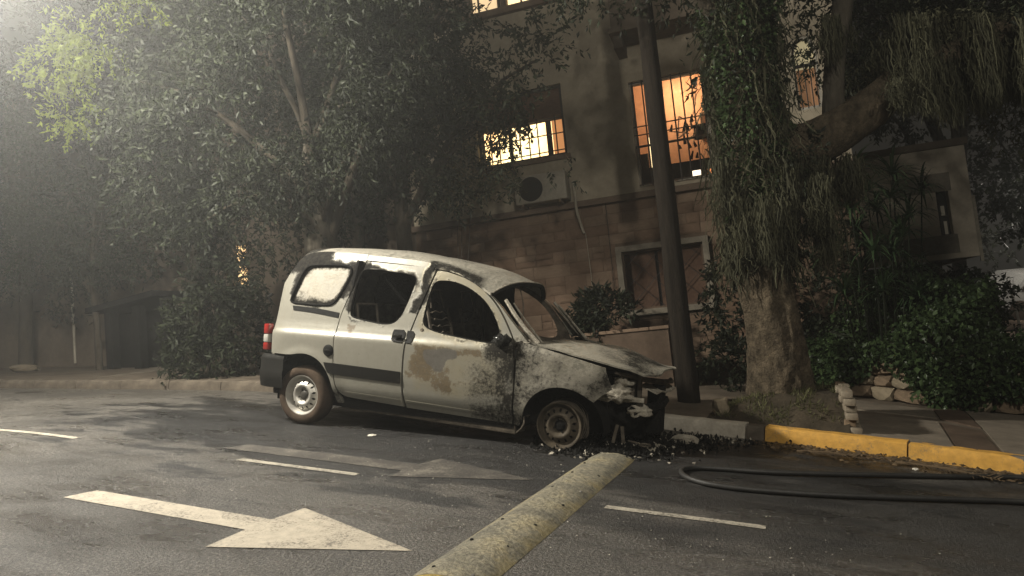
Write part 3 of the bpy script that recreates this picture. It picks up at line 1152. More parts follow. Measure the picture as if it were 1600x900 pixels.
for nm_, H_ in (('far_window', QW), ('far_window', SW)):
    vpart(nm_, panel_mb(H_, th=0.006, off=0.015, step=0.07, far=True), M['char'])
vpart('far_window', panel_mb([(1.315, 1.11), (1.33, 1.30), (1.355, 1.43), (1.40, 1.485), (1.50, 1.49), (1.62, 1.475), (1.60, 1.3), (1.68, 1.15), (1.62, .985), (1.5, 1.0), (1.39, 1.03), (1.335, 1.06)], th=0.006, off=0.015, step=0.07, far=True), M['char'])
# quarter window: glass whitened by the fire
gl = vpart('quarter_window', panel_mb(QW, th=0.006, off=0.012, step=0.03), M['ash_glass'])


def qstain(x, y, z):
    d = pdist(QW, x, z)
    s_ = 1.25 - d / 0.05
    k_ = 0.25 * noise.noise((x * 9, z * 9, 2))
    s_ = max(s_, 1.15 + k_ - math.hypot((x + 0.22) / 1.1, z - 1.19) / 0.20, 0.95 + k_ - abs(z - 1.21) / 0.08, 0.75 + k_ - math.hypot(x + 0.10, z - 1.52) / 0.12)
    return max(0, s_), 0.0, 0.5 if d > 0.05 else 0.0, 0.45


stained(gl, qstain)
rb = MB()
rb.tube([(x, side_y(x, z) - 0.004, z) for x, z in densify(chaikin(QW, 2, 80), 0.04) + [chaikin(QW, 2, 80)[0]]], 0.011, 6)
vpart('window_seal', rb, M['char'], gl)
for H_, par, rad in ((SW, sd_, 0.012), (FW, fd_, 0.010)):
    c_ = densify(chaikin(H_, 2, 80), 0.04)
    rb = MB()
    rb.tube([(x, side_y(x, z) + 0.012, z) for x, z in c_ + [c_[0]]], rad, 6)
    vpart('window_seal', rb, M['char'], par)


# roof
def roof_edge(x):
    return float(np.interp(x, [-.19, -.10, 0.05, .3, .575, .9, 1.23, 1.47, 1.62, 1.75, 1.90, 1.96], [1.675, 1.72, 1.738, 1.733, 1.716, 1.694, 1.668, 1.618, 1.563, 1.503, 1.425, 1.39]))


def roof_mid(x):
    return float(np.interp(x, [-.34, -.2, 0, .4, .8, 1.1, 1.4, 1.6, 1.75, 1.9, 1.96], [1.735, 1.785, 1.80, 1.802, 1.785, 1.757, 1.712, 1.665, 1.615, 1.545, 1.515]))


rows = []
for x in list(np.linspace(-.19, 1.96, 44)):
    row = []
    ye = side_y(x, roof_edge(x)) + 0.002
    for j in range(25):
        s_ = -1 + 2 * j / 24
        y = 0.8 + s_ * (0.8 - ye)
        k = 1 - abs(s_) ** 3.2
        z = roof_edge(x) + (roof_mid(x) - roof_edge(x)) * k
        bul = 0.13 * (1 - s_ * s_)
        xx = x + (bul * max(0, (x - 1.3) / 0.66) ** 1.5 if x > 1.3 else 0) - (0.10 * (1 - s_ * s_) * max(0, (0.0 - x) / 0.19))
        z += 0.010 * noise.noise((x * 2.2, y * 2.6, 0.7)) * (1 - abs(s_)) * 2
        row.append((xx, y, z))
    rows.append(row)
m = MB()
m.slab(rows, (0, 0, -0.022))
ro = m.build('roof', M['paint'], van, 50)


def roof_st(x, y, z):
    soot = 0.0
    soot = max(soot, sbox(x, y, -0.6, -0.08, -1, 0.5, 0.1))
    soot = max(soot, sbox(x, y, 0.3, 1.5, 0.5, 1.2, 0.35) * 0.55)
    if y < 0.30:
        soot = max(soot, sbox(x, y, 1.30, 1.85, -0.1, 0.2, 0.05))
    return soot * 0.8, 0.1, 0.62, 0.35


stained(ro, roof_st)

# windscreen header, cowl and far-side pillar skin
m = MB()
hd = []
for j in range(17):
    s_ = -1 + 2 * j / 16
    hd.append((1.955 + 0.13 * (1 - s_ * s_), 0.8 + s_ * 0.70, 1.375 + 0.125 * (1 - abs(s_) ** 3.2)))
m.tube(hd, 0.024, 8)
vpart('windscreen_header', m, M['char'])
m = MB()
m.tube([(x + 0.012, y, z + 0.017) for x, y, z in hd], 0.009, 6)
vpart('header_trim', m, M['ash_metal'])
for sg in (0, 1):
    f_ = (lambda y: y) if sg == 0 else (lambda y: 1.6 - y)
    m = MB()
    m.tube([(2.09, f_(.135), 1.335), (2.20, f_(.105), 1.205), (2.31, f_(.085), 1.085), (2.445, f_(.075), .962)], [.018, .02, .024, .028], 6)
    vpart('windscreen_pillar', m, M['ash_metal'])
    m = MB()
    m.tube([(2.155, f_(.165), 1.31), (2.27, f_(.14), 1.18), (2.47, f_(.13), .958)], [.007, .009, .012], 5)
    vpart('pillar_strip', m, M['ash_metal'])

# bonnet
rows = []
for i in range(26):
    t = i / 25
    row = []
    for j in range(27):
        s_ = -1 + 2 * j / 26
        x0 = 2.40 + 0.14 * (1 - s_ * s_)
        x1 = 3.36 + 0.14 * (1 - abs(s_) ** 2.5)
        x = x0 + (x1 - x0) * t
        ye = 0.012 + 0.20 * max(0, x - 2.45) ** 2
        y = 0.8 + s_ * (0.8 - ye)
        ze = 0.985 - 0.165 * t - 0.055 * t * t
        z = ze + (0.022 + 0.035 * math.sin(math.pi * min(1, t * 1.1))) * (1 - abs(s_) ** 2.5)
        z += 0.020 * noise.noise((x * 2.6, y * 2.4, 2.1)) + 0.010 * noise.noise((x * 7, y * 7, 5))
        z -= 0.055 * (s_ + 1) / 2 * (1 - 0.55 * t)
        if t > 0.86:
            z += (t - 0.86) * 0.10 * (1 if s_ > -0.6 else -0.6)
        row.append((x, y, z))
    rows.append(row)
m = MB()
m.slab(rows, (0, 0, -0.014))
bo = m.build('bonnet', M['paint'], van, 50)


def bonnet_st(x, y, z):
    soot = 0.42 + 0.6 * noise.noise((x * 1.7, y * 2.1, 9)) + 0.3 * noise.noise((x * 5, y * 5, 2)) + max(0, 0.45 * (1 - (x - 2.4) / 0.35))
    if y < 0.2:
        soot *= 0.6
    return max(0, soot), 0.25, 0.62, 0.6


stained(bo, bonnet_st)
bo['label'] = 'ash-grey buckled bonnet'
# cowl and firewall
m = MB()
m.slab([[(2.34 + 0.10 * (1 - (2 * j / 12 - 1) ** 2), 0.05 + 1.5 * j / 12, 0.93 + 0.02 * (i == 0)) for j in range(13)], [(2.46 + 0.10 * (1 - (2 * j / 12 - 1) ** 2), 0.05 + 1.5 * j / 12, 0.95) for j in range(13)]], (0, 0, -0.03))
m.box(2.30, 2.33, 0.03, 1.57, 0.25, 0.93)
vpart('bulkhead', m, M['char'], smooth=None)

# tailgate
rows = []
for (x, z) in [(-.488, .60), (-.49, .75), (-.488, .95), (-.478, 1.12), (-.45, 1.23), (-.40, 1.35), (-.34, 1.46), (-.27, 1.575), (-.20, 1.675)]:
    ye = side_y(x, z) + 0.005
    rows.append([(x - 0.055 * (1 - abs(-1 + 2 * j / 12) ** 3), 0.8 + (-1 + 2 * j / 12) * (0.8 - ye), z) for j in range(13)])
m = MB()
m.slab(rows, (0.03, 0, 0))
vpart('tailgate', m, M['paint'], st=True)
m = MB()
m.tube([(-.475, .03, 1.20), (-.50, .02, 1.24), (-.475, .05, 1.28)], 0.016, 6)
vpart('tailgate_hinge', m, M['black_plastic'])

# tail lights
for sg in (0, 1):
    f_ = (lambda y: y) if sg == 0 else (lambda y: 1.6 - y)
    root = None
    for z0, z1, mt, nm in ((.705, .78, 'lens_red', 'tail_light'), (.783, .865, 'lens_white', 'reversing_lens'), (.868, .97, 'lens_red', 'upper_lens')):
        m = MB()
        ya, yb = sorted((f_(-.012), f_(.07)))
        m.bevbox(-.512, -.452, ya, yb, z0, z1, 0.010)
        o = vpart(nm, m, M[mt], parent=root or van)
        root = root or o

# rear bumper
path = []
for k in range(5):
    path.append((-.205 - 0.05 * k, -0.062))
for k in range(7):
    a = math.pi / 2 * k / 6
    path.append((-.42 - 0.145 * math.sin(a), -.062 + 0.145 * (1 - math.cos(a))))
half = path[:]
path += [(-.58, 0.4), (-.59, 0.8), (-.58, 1.2)] + [(x, 1.6 - y) for x, y in half[::-1]]
rows = []
for zz, off in ((.335, .05), (.345, .012), (.42, 0.0), (.50, -.006), (.52, 0.004), (.62, 0.004), (.655, .014), (.672, .04)):
    row = []
    for i, (x, y) in enumerate(path):
        a, b = path[max(i - 1, 0)], path[min(i + 1, len(path) - 1)]
        tx, ty = b[0] - a[0], b[1] - a[1]
        l = math.hypot(tx, ty)
        row.append((x + ty / l * off, y - tx / l * off, zz))
    rows.append(row)
m = MB()
m.grid(rows, flip=True)
bu = vpart('rear_bumper', m, M['bumper_grey'], smooth=50)
bu['label'] = 'dark grey unpainted rear bumper'


# strips on the side
def strip(name, pts, mat, th=0.010, parent=van, off=-0.010):
    return vpart(name, panel_mb(pts, th=th, off=off, step=0.05), mat, parent=parent)


strip('side_moulding', [(.30, .645), (.8, .632), (1.148, .622), (1.148, .515), (.8, .522), (.37, .538), (.345, .55)], M['bumper_grey'], 0.008, sd_, -0.014)
strip('door_rail', [(-.19, 1.172), (.10, 1.162), (.385, 1.128), (.383, 1.078), (.05, 1.115), (-.17, 1.125)], M['black_plastic'], 0.004, van, -0.005)
strip('handle_plate', [(1.04, 1.008), (1.14, 1.01), (1.165, .985), (1.165, .925), (1.15, .895), (1.05, .90), (1.03, .92), (1.03, .985)], M['black_plastic'], 0.008, sd_, -0.013)
strip('handle_plate', [(1.18, 1.005), (1.24, 1.003), (1.258, .985), (1.256, .92), (1.24, .893), (1.185, .895)], M['black_plastic'], 0.008, fd_, -0.008)
m = MB()
m.bevbox(1.06, 1.15, -.082, -.062, .935, .965, .006)
vpart('handle', m, M['bumper_grey'], sd_)
m = MB()
m.lathe([(0.001, -.012), (.045, -.012), (.056, -.006), (.058, .004)], 28, Matrix.Translation((.335, side_y(.335, .76) - .004, .76)))
fc = vpart('fuel_cap', m, M['black_plastic'])
m = MB()
m.bevbox(.300, .37, side_y(.335, .76) - .026, side_y(.335, .76) - .01, .75, .77, .005)
vpart('grip', m, M['bumper_grey'], fc)
m = MB()
m.lathe([(0.001, -.008), (.013, -.008), (.017, -.002), (.018, .01)], 18, Matrix.Translation((1.325, side_y(1.325, 1.02), 1.02)))
vpart('door_lock', m, M['burnt_metal'], fd_)
m = MB()
m.lathe([(0.001, -.004), (.014, -.004), (.017, .0)], 14, Matrix.Translation((2.325, side_y(2.325, .62) - .002, .615)))
vpart('side_repeater_hole', m, M['char'], fe_)
# lower crease strip along the doors
m = MB()
for a, b in ((.52, 1.155), (1.19, 2.23)):
    zz = lambda x: .372 - (x - .5) * .035
    m.slab([[(x, side_y(x, zz(x) + d) - .006 - e, zz(x) + d) for x in np.linspace(a, b, 14)] for d, e in ((.010, 0), (-.012, 0))], (0, .012, 0))
vpart('crease_strip', m, M['paint'], st=True)
# sills
m = MB()
m.slab([[(x, .055 + (.01 if z < .22 else .0), z - (x - .5) * .022) for x in np.linspace(.46, 2.27, 8)] for z in (.20, .225, .275)], (0, .05, 0))
vpart('sill', m, M['burnt_metal'])
# melted door mirror
bm = bmesh.new()
bmesh.ops.create_icosphere(bm, subdivisions=3, radius=1)
for q in bm.verts:
    k = 1 + 0.7 * noise.noise(q.co * 2.2) + 0.35 * noise.noise(q.co * 6)
    q.co = Vector((2.15 + q.co.x * .075 * k, -.06 + q.co.y * .06 * k, .985 + q.co.z * .05 * k))
me = bpy.data.meshes.new('melted_mirror')
bm.to_mesh(me)
bm.free()
me.materials.append(plain('melted_black', (0.03, 0.03, 0.028), 0.22, 0.3, 0.6, 40))
me.shade_smooth()
obj('melted_mirror', me, van)


# wheels
def wheel(name, cx, cy, tyre, rimm, hubm, side_=1, r0=0.197):
    root = None
    Mw = Matrix.Translation((cx, cy, 0.29)) @ Matrix.Rotation(0 if side_ > 0 else math.pi, 4, 'Z')
    m = MB()
    m.lathe([(r0, -.006), (r0 + .004, .0), (r0, .010), (r0 - .014, .014), (r0 - .024, .035), (r0 - .030, .09), (r0 - .018, .145), (r0, .16), (r0 - .004, .165), (r0 - .03, .15), (r0 - .04, .09), (r0 - .036, .045), (r0 - .022, .018), (r0 - .008, -.004)], 48, closed=True)
    # disc with a ring of holes
    m.lathe([(r0 - .026, .042), (.150, .040), (.146, .034)], 48)
    m.lathe([(.116, .012), (.108, .004), (.095, .001), (.080, .008), (.068, .026), (.062, .034), (.03, .034)], 48)
    nh = 14
    for k in range(nh):
        a0 = 2 * math.pi * k / nh
        half_ = math.pi / nh * 0.62
        q = []
        for r, y in ((.146, .034), (.131, .022), (.116, .012)):
            ww = half_ * (1.0 if r == .131 else 1.35)
            q.append([(r * math.cos(a0 + d * ww), y, r * math.sin(a0 + d * ww)) for d in (-1, -.3, .3, 1)])
        m.grid(q)
    rim = m.build(name, rimm, van, 40, Mw)
    m = MB()
    m.lathe([(.001, .020), (.030, .020), (.046, .028), (.052, .036)], 24)
    m.build('hub_cap', hubm, rim, 40)
    for k in range(4):
        a = 2 * math.pi * k / 4 + .4
        m = MB()
        m.tube([(.054 * math.cos(a), .016, .054 * math.sin(a)), (.054 * math.cos(a), .04, .054 * math.sin(a))], .008, 6)
        m.build('bolt', hubm, rim, 40)
    m = MB()
    m.lathe([(.001, .06), (.125, .06), (.13, .075), (.13, .10)], 32)
    m.build('brake_drum', M['char'], rim, 40)
    if tyre:
        m = MB()
        m.lathe([(r0 - .006, -.002), (r0 + .012, -.012), (.235, -.018), (.265, -.012), (.284, .006), (.290, .03), (.291, .08), (.290, .13), (.282, .155), (.255, .172), (.22, .172), (r0 - .004, .16)], 56)
        for k in range(0):
            pass
        m.build('tyre', M['tyre'], rim, 35)
    return rim


w1 = wheel('rear_wheel', 0.0, 0.0, True, M['rim_silver'], M['hub_dark'])
w1['label'] = 'rear wheel with a dusty tyre and a silver steel rim'
w2 = wheel('front_wheel', 2.693, 0.0, False, M['rim_burnt'], M['char'])
w2['label'] = 'bare front rim whose tyre has burnt away'
wheel('rear_wheel', 0.0, 1.6, True, M['rim_silver'], M['hub_dark'], -1)
wheel('front_wheel', 2.693, 1.6, False, M['rim_burnt'], M['char'], -1)
# tyre remains: wire bands round the bare front rim
m = MB()
for k in range(5):
    r = .198 + .004 * k
    m.tube([((r + .006 * math.sin(5 * a + k)) * math.cos(a) + 2.70, .05 + .028 * k + .01 * math.sin(3 * a + k), .29 - .0 + (r + .003) * math.sin(a) if math.sin(a) > -.8 else .29 - .197 + .004) for a in np.linspace(-0.5, 2.4 + .3 * k, 30)], .0035, 4)
vpart('tyre_wire', m, M['burnt_metal'])

# underbody, arches, floor
m = MB()
m.box(-.42, 2.28, .14, 1.46, .20, .26)
m.box(-.44, -.40, .10, 1.50, .26, .66)
m.box(.45, 2.26, .05, .14, .21, .29)
m.box(.45, 2.26, 1.46, 1.55, .21, .29)
m.box(-.42, .46, .22, .25, .26, .80)
m.box(-.42, .46, 1.35, 1.38, .26, .80)
m.box(2.33, 3.05, .24, .27, .25, .72)
m.box(2.33, 3.05, 1.33, 1.36, .25, .72)
m.box(2.33, 3.0, .27, 1.33, .22, .25)
vpart('underbody', m, M['char'], smooth=None)
for cx, cz, r in ((.04, .30, .40), (2.71, .25, .375)):
    for f_ in ((lambda y: y), (lambda y: 1.6 - y)):
        m = MB()
        m.grid([[(cx + r * math.cos(a), f_(yy), cz + r * math.sin(a)) for a in np.linspace(0, math.pi, 20)] for yy in (-.0, .24)])
        vpart('wheel_arch_liner', m, M['char'])
# melted mud flap behind the front wheel
m = MB()
m.slab([[(2.30 + .02 * i + .03 * math.sin(i + j), .0 + .06 * j, .19 + .045 * i) for j in range(4)] for i in range(4)], (.012, 0, 0))
vpart('mud_flap', m, M['burnt_metal'])

# interior: seat frames, dash, wheel, load floor
m = MB()
m.box(-.42, 2.3, .12, 1.48, .30, .34)
m.box(-.40, .46, .20, 1.40, .34, .60)
vpart('load_floor', m, M['char'], smooth=None)
for y0 in (.22, .92):
    m = MB()
    m.bevbox(1.36, 1.80, y0, y0 + .46, .50, .62, .03)
    Mseat = Matrix.Translation((1.38, y0, .62)) @ Matrix.Rotation(R_(-14), 4, 'Y')
    for yy in (.02, .44):
        m.tube([Mseat @ Vector((0, yy, -.05)), Mseat @ Vector((0, yy, .62))], .016, 6)
    for k in range(9):
        z = .02 + .07 * k
        m.tube([Mseat @ Vector((0.02 * math.sin(k * 2 + i), .02 + .42 * i / 8, z + .012 * math.sin(i * 2.2 + k))) for i in range(9)], .006, 4)
    m.tube([Mseat @ Vector((0, .10, .62)), Mseat @ Vector((0, .12, .80)), Mseat @ Vector((0, .34, .80)), Mseat @ Vector((0, .36, .62))], .009, 5)
    vpart('seat_frame', m, M['burnt_metal'])
m = MB()
m.bevbox(.50, .86, .22, 1.38, .55, .68, .03)
for yy in (.25, .6, 1.0, 1.35):
    m.tube([(.52, yy, .6), (.42, yy, 1.22)], .015, 6)
for z in (.8, 1.0, 1.22):
    m.tube([(.52 - (z - .6) * .16, .25, z), (.52 - (z - .6) * .16, 1.35, z)], .012, 6)
vpart('rear_bench_frame', m, M['burnt_metal'])
rows = []
for i in range(9):
    rows.append([(2.02 + .035 * i + .02 * noise.noise((i * .6, j * .5, 3)), .12 + 1.36 * j / 14, .70 + .23 * math.sin(math.pi / 2 * i / 8) + .05 * noise.noise((i * .5, j * .6, 1))) for j in range(15)])
m = MB()
m.slab(rows, (0, 0, -.08))
vpart('dashboard', m, M['char'])
m = MB()
Mst = Matrix.Translation((1.93, 1.13, .93)) @ Matrix.Rotation(R_(62), 4, 'Y')
m.tube([Mst @ Vector((.18 * math.cos(a), .18 * math.sin(a), 0)) for a in np.linspace(0, 2 * math.pi, 25)], .010, 6)
m.tube([Mst @ Vector((0, 0, 0)), Mst @ Vector((0, 0, -.30))], .02, 6)
for a in (0.3, 2.8, 4.7):
    m.tube([Mst @ Vector((0, 0, 0)), Mst @ Vector((.18 * math.cos(a), .18 * math.sin(a), 0))], .008, 5)
vpart('steering_wheel', m, M['burnt_metal'])
# hanging cables in the windscreen
m = MB()
m.tube(smooth_path([Vector(p) for p in ((2.03, .62, 1.44), (2.07, .62, 1.30), (2.09, .60, 1.10), (2.14, .62, .99), (2.22, .66, .96))]), .006, 5)
m.tube(smooth_path([Vector(p) for p in ((2.16, .5, .95), (2.2, .56, 1.0), (2.26, .62, .99), (2.3, .70, .94))]), .007, 5)
vpart('cable', m, M['burnt_metal'])
m = MB()
m.bevbox(2.17, 2.24, .40, .52, .935, .975, .01)
vpart('melted_vent', m, M['ash_metal'])
# pillar trim inside
for y in (.13, 1.47):
    m = MB()
    m.tube([(1.24, y - .02 if y < 1 else y + .02, .35), (1.22, y - .06 if y < 1 else y + .06, .95), (1.34, y + .02 if y < 1 else y - .02, 1.6)], .035, 6)
    m.tube([(.43, y - .05 if y < 1 else y + .05, .6), (.43, y - .05 if y < 1 else y + .05, 1.1), (.52, y, 1.65)], .035, 6)
    vpart('inner_pillar', m, M['char'])
# sagging headliner sheets
rows = [[(.35 + 1.4 * i / 14, .22 + 1.16 * j / 10, 1.66 - .16 * max(0, (i / 14 - .55)) - .07 * abs(noise.noise((i * .5, j * .5, 2))) - .03) for j in range(11)] for i in range(15)]
m = MB()
m.grid(rows)
vpart('headliner', m, M['char'], smooth=50)

# ---- wrecked front end
m = MB()
m.box(3.02, 3.06, .30, 1.34, .30, .74)
m.box(3.06, 3.10, .36, 1.28, .36, .70)
vpart('radiator', m, M['char'], smooth=None)


def lump(name, c, r, mat, seed, parent=van, amp=0.6, fr=1.6):
    bm = bmesh.new()
    bmesh.ops.create_icosphere(bm, subdivisions=3, radius=1)
    for q in bm.verts:
        k = 1 + amp * noise.noise(q.co * fr + Vector((seed, 0, 0))) + amp * .5 * noise.noise(q.co * fr * 3 + Vector((0, seed, 0)))
        q.co = Vector((c[0] + q.co.x * r[0] * k, c[1] + q.co.y * r[1] * k, c[2] + q.co.z * r[2] * k))
    me = bpy.data.meshes.new(name)
    bm.to_mesh(me)
    bm.free()
    me.materials.append(mat)
    me.shade_smooth()
    return obj(name, me, parent)


lump('engine_block', (2.85, .75, .50), (.20, .38, .18), M['char'], 3)
lump('gearbox_casing', (3.13, .24, .575), (.125, .08, .075), M['ash_metal'], 5, amp=.75, fr=2.4)
lump('melted_headlamp', (3.165, .28, .68), (.065, .05, .055), M['ash_metal'], 8, amp=.9, fr=2.0)
lump('inner_wing_scrap', (3.0, .20, .55), (.10, .04, .035), M['ash_metal'], 12)
lump('beam_end', (3.30, .28, .45), (.09, .06, .055), M['ash_metal'], 15, amp=.8)
lump('engine_scrap', (3.12, .5, .36), (.14, .24, .12), M['char'], 21)
m = MB()
m.slab([[(3.14 + .055 * i, .34 + .03 * j, .60 + .12 * j / 2 + .0 * i) for i in range(3)] for j in range(3)], (.0, .02, 0))
m.box(3.22, 3.245, .33, .40, .55, .76)
m.box(3.27, 3.30, .36, .42, .52, .74)
vpart('headlamp_bracket', m, M['burnt_metal'], smooth=None)
# slam panel and upper front rail bending away to the right
m = MB()
m.tube([(3.12, .16, .765), (3.22, .30, .735), (3.32, .52, .69), (3.40, .85, .655), (3.42, 1.2, .63), (3.36, 1.5, .62)], [.012, .022, .026, .024, .022, .02], 7)
vpart('front_rail', m, M['burnt_metal'])
m = MB()
m.slab([[(3.28 + .05 * i, .42 + .24 * j, .655 - .02 * i - .012 * j + .012 * math.sin(j * 2)) for i in range(4)] for j in range(5)], (0, 0, -.012))
vpart('slam_panel', m, M['ash_metal'])
# bumper armature
m = MB()
m.tube([(3.26, .24, .44), (3.36, .45, .45), (3.40, .8, .45), (3.36, 1.2, .45), (3.26, 1.42, .44)], .045, 6)
m.box(3.30, 3.42, .66, .90, .20, .62)
m.box(3.18, 3.30, .50, 1.30, .18, .30)
vpart('bumper_armature', m, M['char'], smooth=None)
m = MB()
m.bevbox(3.235, 3.36, .22, .25, .525, .565, .006, Matrix.Rotation(0, 4, 'X'))
vpart('bracket_tongue', m, M['ash_metal'])
m = MB()
for (x, y, l, a) in ((3.10, .24, .04, .2), (3.17, .27, .02, -.12)):
    m.box(x, x + .028, y, y + .012, .16, .16 + l + .12, Matrix.Translation((x, y, .2)) @ Matrix.Rotation(a, 4, 'Y') @ Matrix.Translation((-x, -y, -.2)))
vpart('hanging_strut', m, M['burnt_metal'], smooth=None)
m = MB()
Mt = Matrix.Translation((3.37, .30, .150))
m.tube([Mt @ Vector((.045 * math.cos(a), .06 * math.sin(a), .01)) for a in np.linspace(2.6, 2.6 - 2 * math.pi + .1, 20)] + [Mt @ Vector((-.16, .06, .02))], .008, 6)
vpart('towing_eye', m, M['burnt_metal'])

# ================================================================== houses
P0 = Vector((0.9193, 5.4819, 3.0778))
HA = R_(4.1)
BASE = 3.25
MH = Matrix.Translation(P0 - Vector((0, 0, BASE))) @ Matrix.Rotation(HA, 4, 'Z')      # local: u along the front, d inwards, z up from the base
MHI = MH.inverted()


def fac(px, py, d=0.0):
    """pixel -> (u, v) on the plane d behind the house front; v is height above P0"""
    o = MHI @ Vector(CW)
    r = MHI.to_3x3() @ Vector(wray(px, py))
    t = (d - o.y) / r.y
    p = o + r * t
    return p.x, p.z - BASE


def plate(outer, holes, d0, d1, z=BASE):
    v2, F = fill2d(outer, list(holes), 10.0)
    m = MB()
    n = len(v2)
    m.v = [(u, d0, v + z) for u, v in v2] + [(u, d1, v + z) for u, v in v2]
    F2 = []
    for f in F:
        a, b, c = [Vector(m.v[i]) for i in f[:3]]
        F2.append(f if ((b - a).cross(c - a)).y < 0 else f[::-1])
    ed = {(f[i], f[(i + 1) % len(f)]) for f in F2 for i in range(len(f))}
    m.f = F2 + [tuple(i + n for i in f[::-1]) for f in F2] + [(j, i, i + n, j + n) for i, j in ed if (j, i) not in ed]
    return m


def rect(u0, u1, v0, v1):
    return [(u0, v0), (u1, v0), (u1, v1), (u0, v1)]


def hbox(u0, u1, d0, d1, v0, v1, m=None):
    m = m or MB()
    m.box(u0, u1, d0, d1, v0 + BASE, v1 + BASE)
    return m


house = empty('house', MH)
tag(house, 'two-storey house with a plain plaster upper floor and stone-clad lower floor', 'house')
WL = rect(-1.10, 0.47, 0.58, 1.80)
WU = rect(1.60, 2.80, -0.19, 1.57)
WS = [(4.10, .60), (4.46, .60), (4.46, 1.50), (4.43, 1.62), (4.36, 1.72), (4.28, 1.75), (4.20, 1.72), (4.13, 1.62), (4.10, 1.50)]
WN = rect(3.22, 3.46, 0.30, 1.30)
WD = rect(1.22, 2.44, -2.12, -1.22)
up_wall = plate(rect(-2.45, 4.75, -0.28, 3.20), [WL, WU, WS, WN], 0.0, 0.25).build('upper_wall', M['stucco'], house)
lo_wall = plate(rect(-2.45, 4.75, -3.9, -0.33), [WD], 0.02, 0.27).build('lower_wall', M['mortar'], house)
m = hbox(-2.55, 4.85, -0.09, 0.3, -0.36, -0.30)
hbox(-2.52, 4.82, -0.055, 0.3, -0.298, -0.255, m)
m.build('string_course', M['trim'], house)
for u in (-2.45, 4.53):
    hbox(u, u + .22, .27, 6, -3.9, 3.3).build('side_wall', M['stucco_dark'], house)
# third level, set back, with a balcony edge
hbox(-2.6, 4.85, -0.10, 1.0, 3.20, 3.31).build('balcony_slab', M['trim'], house)
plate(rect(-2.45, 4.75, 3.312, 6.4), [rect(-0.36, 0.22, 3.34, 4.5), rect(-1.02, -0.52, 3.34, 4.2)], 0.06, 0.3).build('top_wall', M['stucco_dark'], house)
hbox(-0.36, .22, .20, .22, 3.34, 4.5).build('lit_top_window', emit('lamp_light', (1.0, 0.72, 0.36), 1.6), house)
hbox(-1.02, -.52, .20, .22, 3.34, 4.2).build('lit_top_window', emit('lamp_light_dim', (1.0, 0.72, 0.40), 0.8), house)
for k in range(18):
    hbox(-2.4 + k * .39, -2.37 + k * .39, -.07, -.045, 3.31, 4.1).build('baluster', M['iron'], house)
hbox(-2.5, 4.75, -.08, -.035, 4.1, 4.16).build('balcony_rail', M['iron'], house)
# dark bay over the barred window
m = hbox(1.50, 2.9, -.62, 0, 2.25, 3.3)
hbox(1.46, 2.94, -.66, 0, 2.17, 2.25, m)
m.build('bay', M['stucco_dark'], house)
hbox(1.50, 1.64, -.50, -.002, 1.98, 2.17).build('corbel', M['stucco_dark'], house)

# ---- stone cladding of the lower floor, stone by stone
stone_meshes = []
for k in range(9):
    m = MB()
    n = 5
    rows = []
    for j in range(n):
        rows.append([((i / (n - 1) - .5), (-1.0 if 0 < i < n - 1 and 0 < j < n - 1 else -.55) - .25 * noise.noise((i * .9 + k * 7, j * .8, k)), (j / (n - 1) - .5)) for i in range(n)])
    m.slab(rows, (0, 1.3, 0))
    stone_meshes.append(m.mesh('stone', M[('stone_a', 'stone_b', 'stone_c')[k % 3]], 30))
random.seed(21)
v = -3.0
cnt = 0
while v < -0.42:
    hgt = random.choice((.12, .17, .21, .26, .30))
    hgt = min(hgt, -0.37 - v)
    if hgt < .07:
        break
    u = -2.44 + random.uniform(0, .2)
    while u < 3.9:
        wd = random.choice((.20, .32, .42, .52, .66)) * random.uniform(.85, 1.15)
        u1 = min(u + wd, 3.95)
        cells = [(v, v + hgt)]
        if hgt > .18 and random.random() < .4:
            cells = [(v, v + hgt * .5), (v + hgt * .5, v + hgt)]
        for a, b in cells:
            # leave the window free
            uu0, uu1 = u, u1
            if b > -2.25 and a < -1.10 and uu1 > 1.10 and uu0 < 2.56:
                if uu0 < 1.10 and 1.10 - uu0 > .1:
                    uu1 = 1.10
                elif uu1 > 2.56 and uu1 - 2.56 > .1:
                    uu0 = 2.56
                else:
                    continue
            g = .004
            cu, cv = (uu0 + uu1) / 2, (a + b) / 2
            o = obj('stone', random.choice(stone_meshes), lo_wall)
            o.matrix_local = Matrix.Translation((cu, .02, cv + BASE)) @ Matrix.Diagonal((uu1 - uu0 - 2 * g, random.uniform(.008, .022), b - a - 2 * g, 1))
            cnt += 1
        u = u1
    v += hgt


# ---- windows
def bars(parent, us, v0, v1, d=-.03, r=.013, name='bar'):
    m = MB()
    m.tube([(0, d, v0 + BASE), (0, d, v1 + BASE)], r, 6)
    me = m.mesh(name, M['iron'], 50)
    for u in us:
        obj(name, me, parent, Matrix.Translation((u, 0, 0)))


def rails(parent, vs_, u0, u1, d=-.03, r=.010, name='rail'):
    m = MB()
    m.tube([(u0, d, BASE), (u1, d, BASE)], r, 6)
    me = m.mesh(name, M['iron'], 50)
    for v in vs_:
        obj(name, me, parent, Matrix.Translation((0, 0, v)))


def frame(u0, u1, v0, v1, wd, d0, d1, mat, name, parent):
    m = plate(rect(u0, u1, v0, v1), [rect(u0 + wd, u1 - wd, v0 + wd, v1 - wd)], d0, d1)
    return m.build(name, mat, parent)


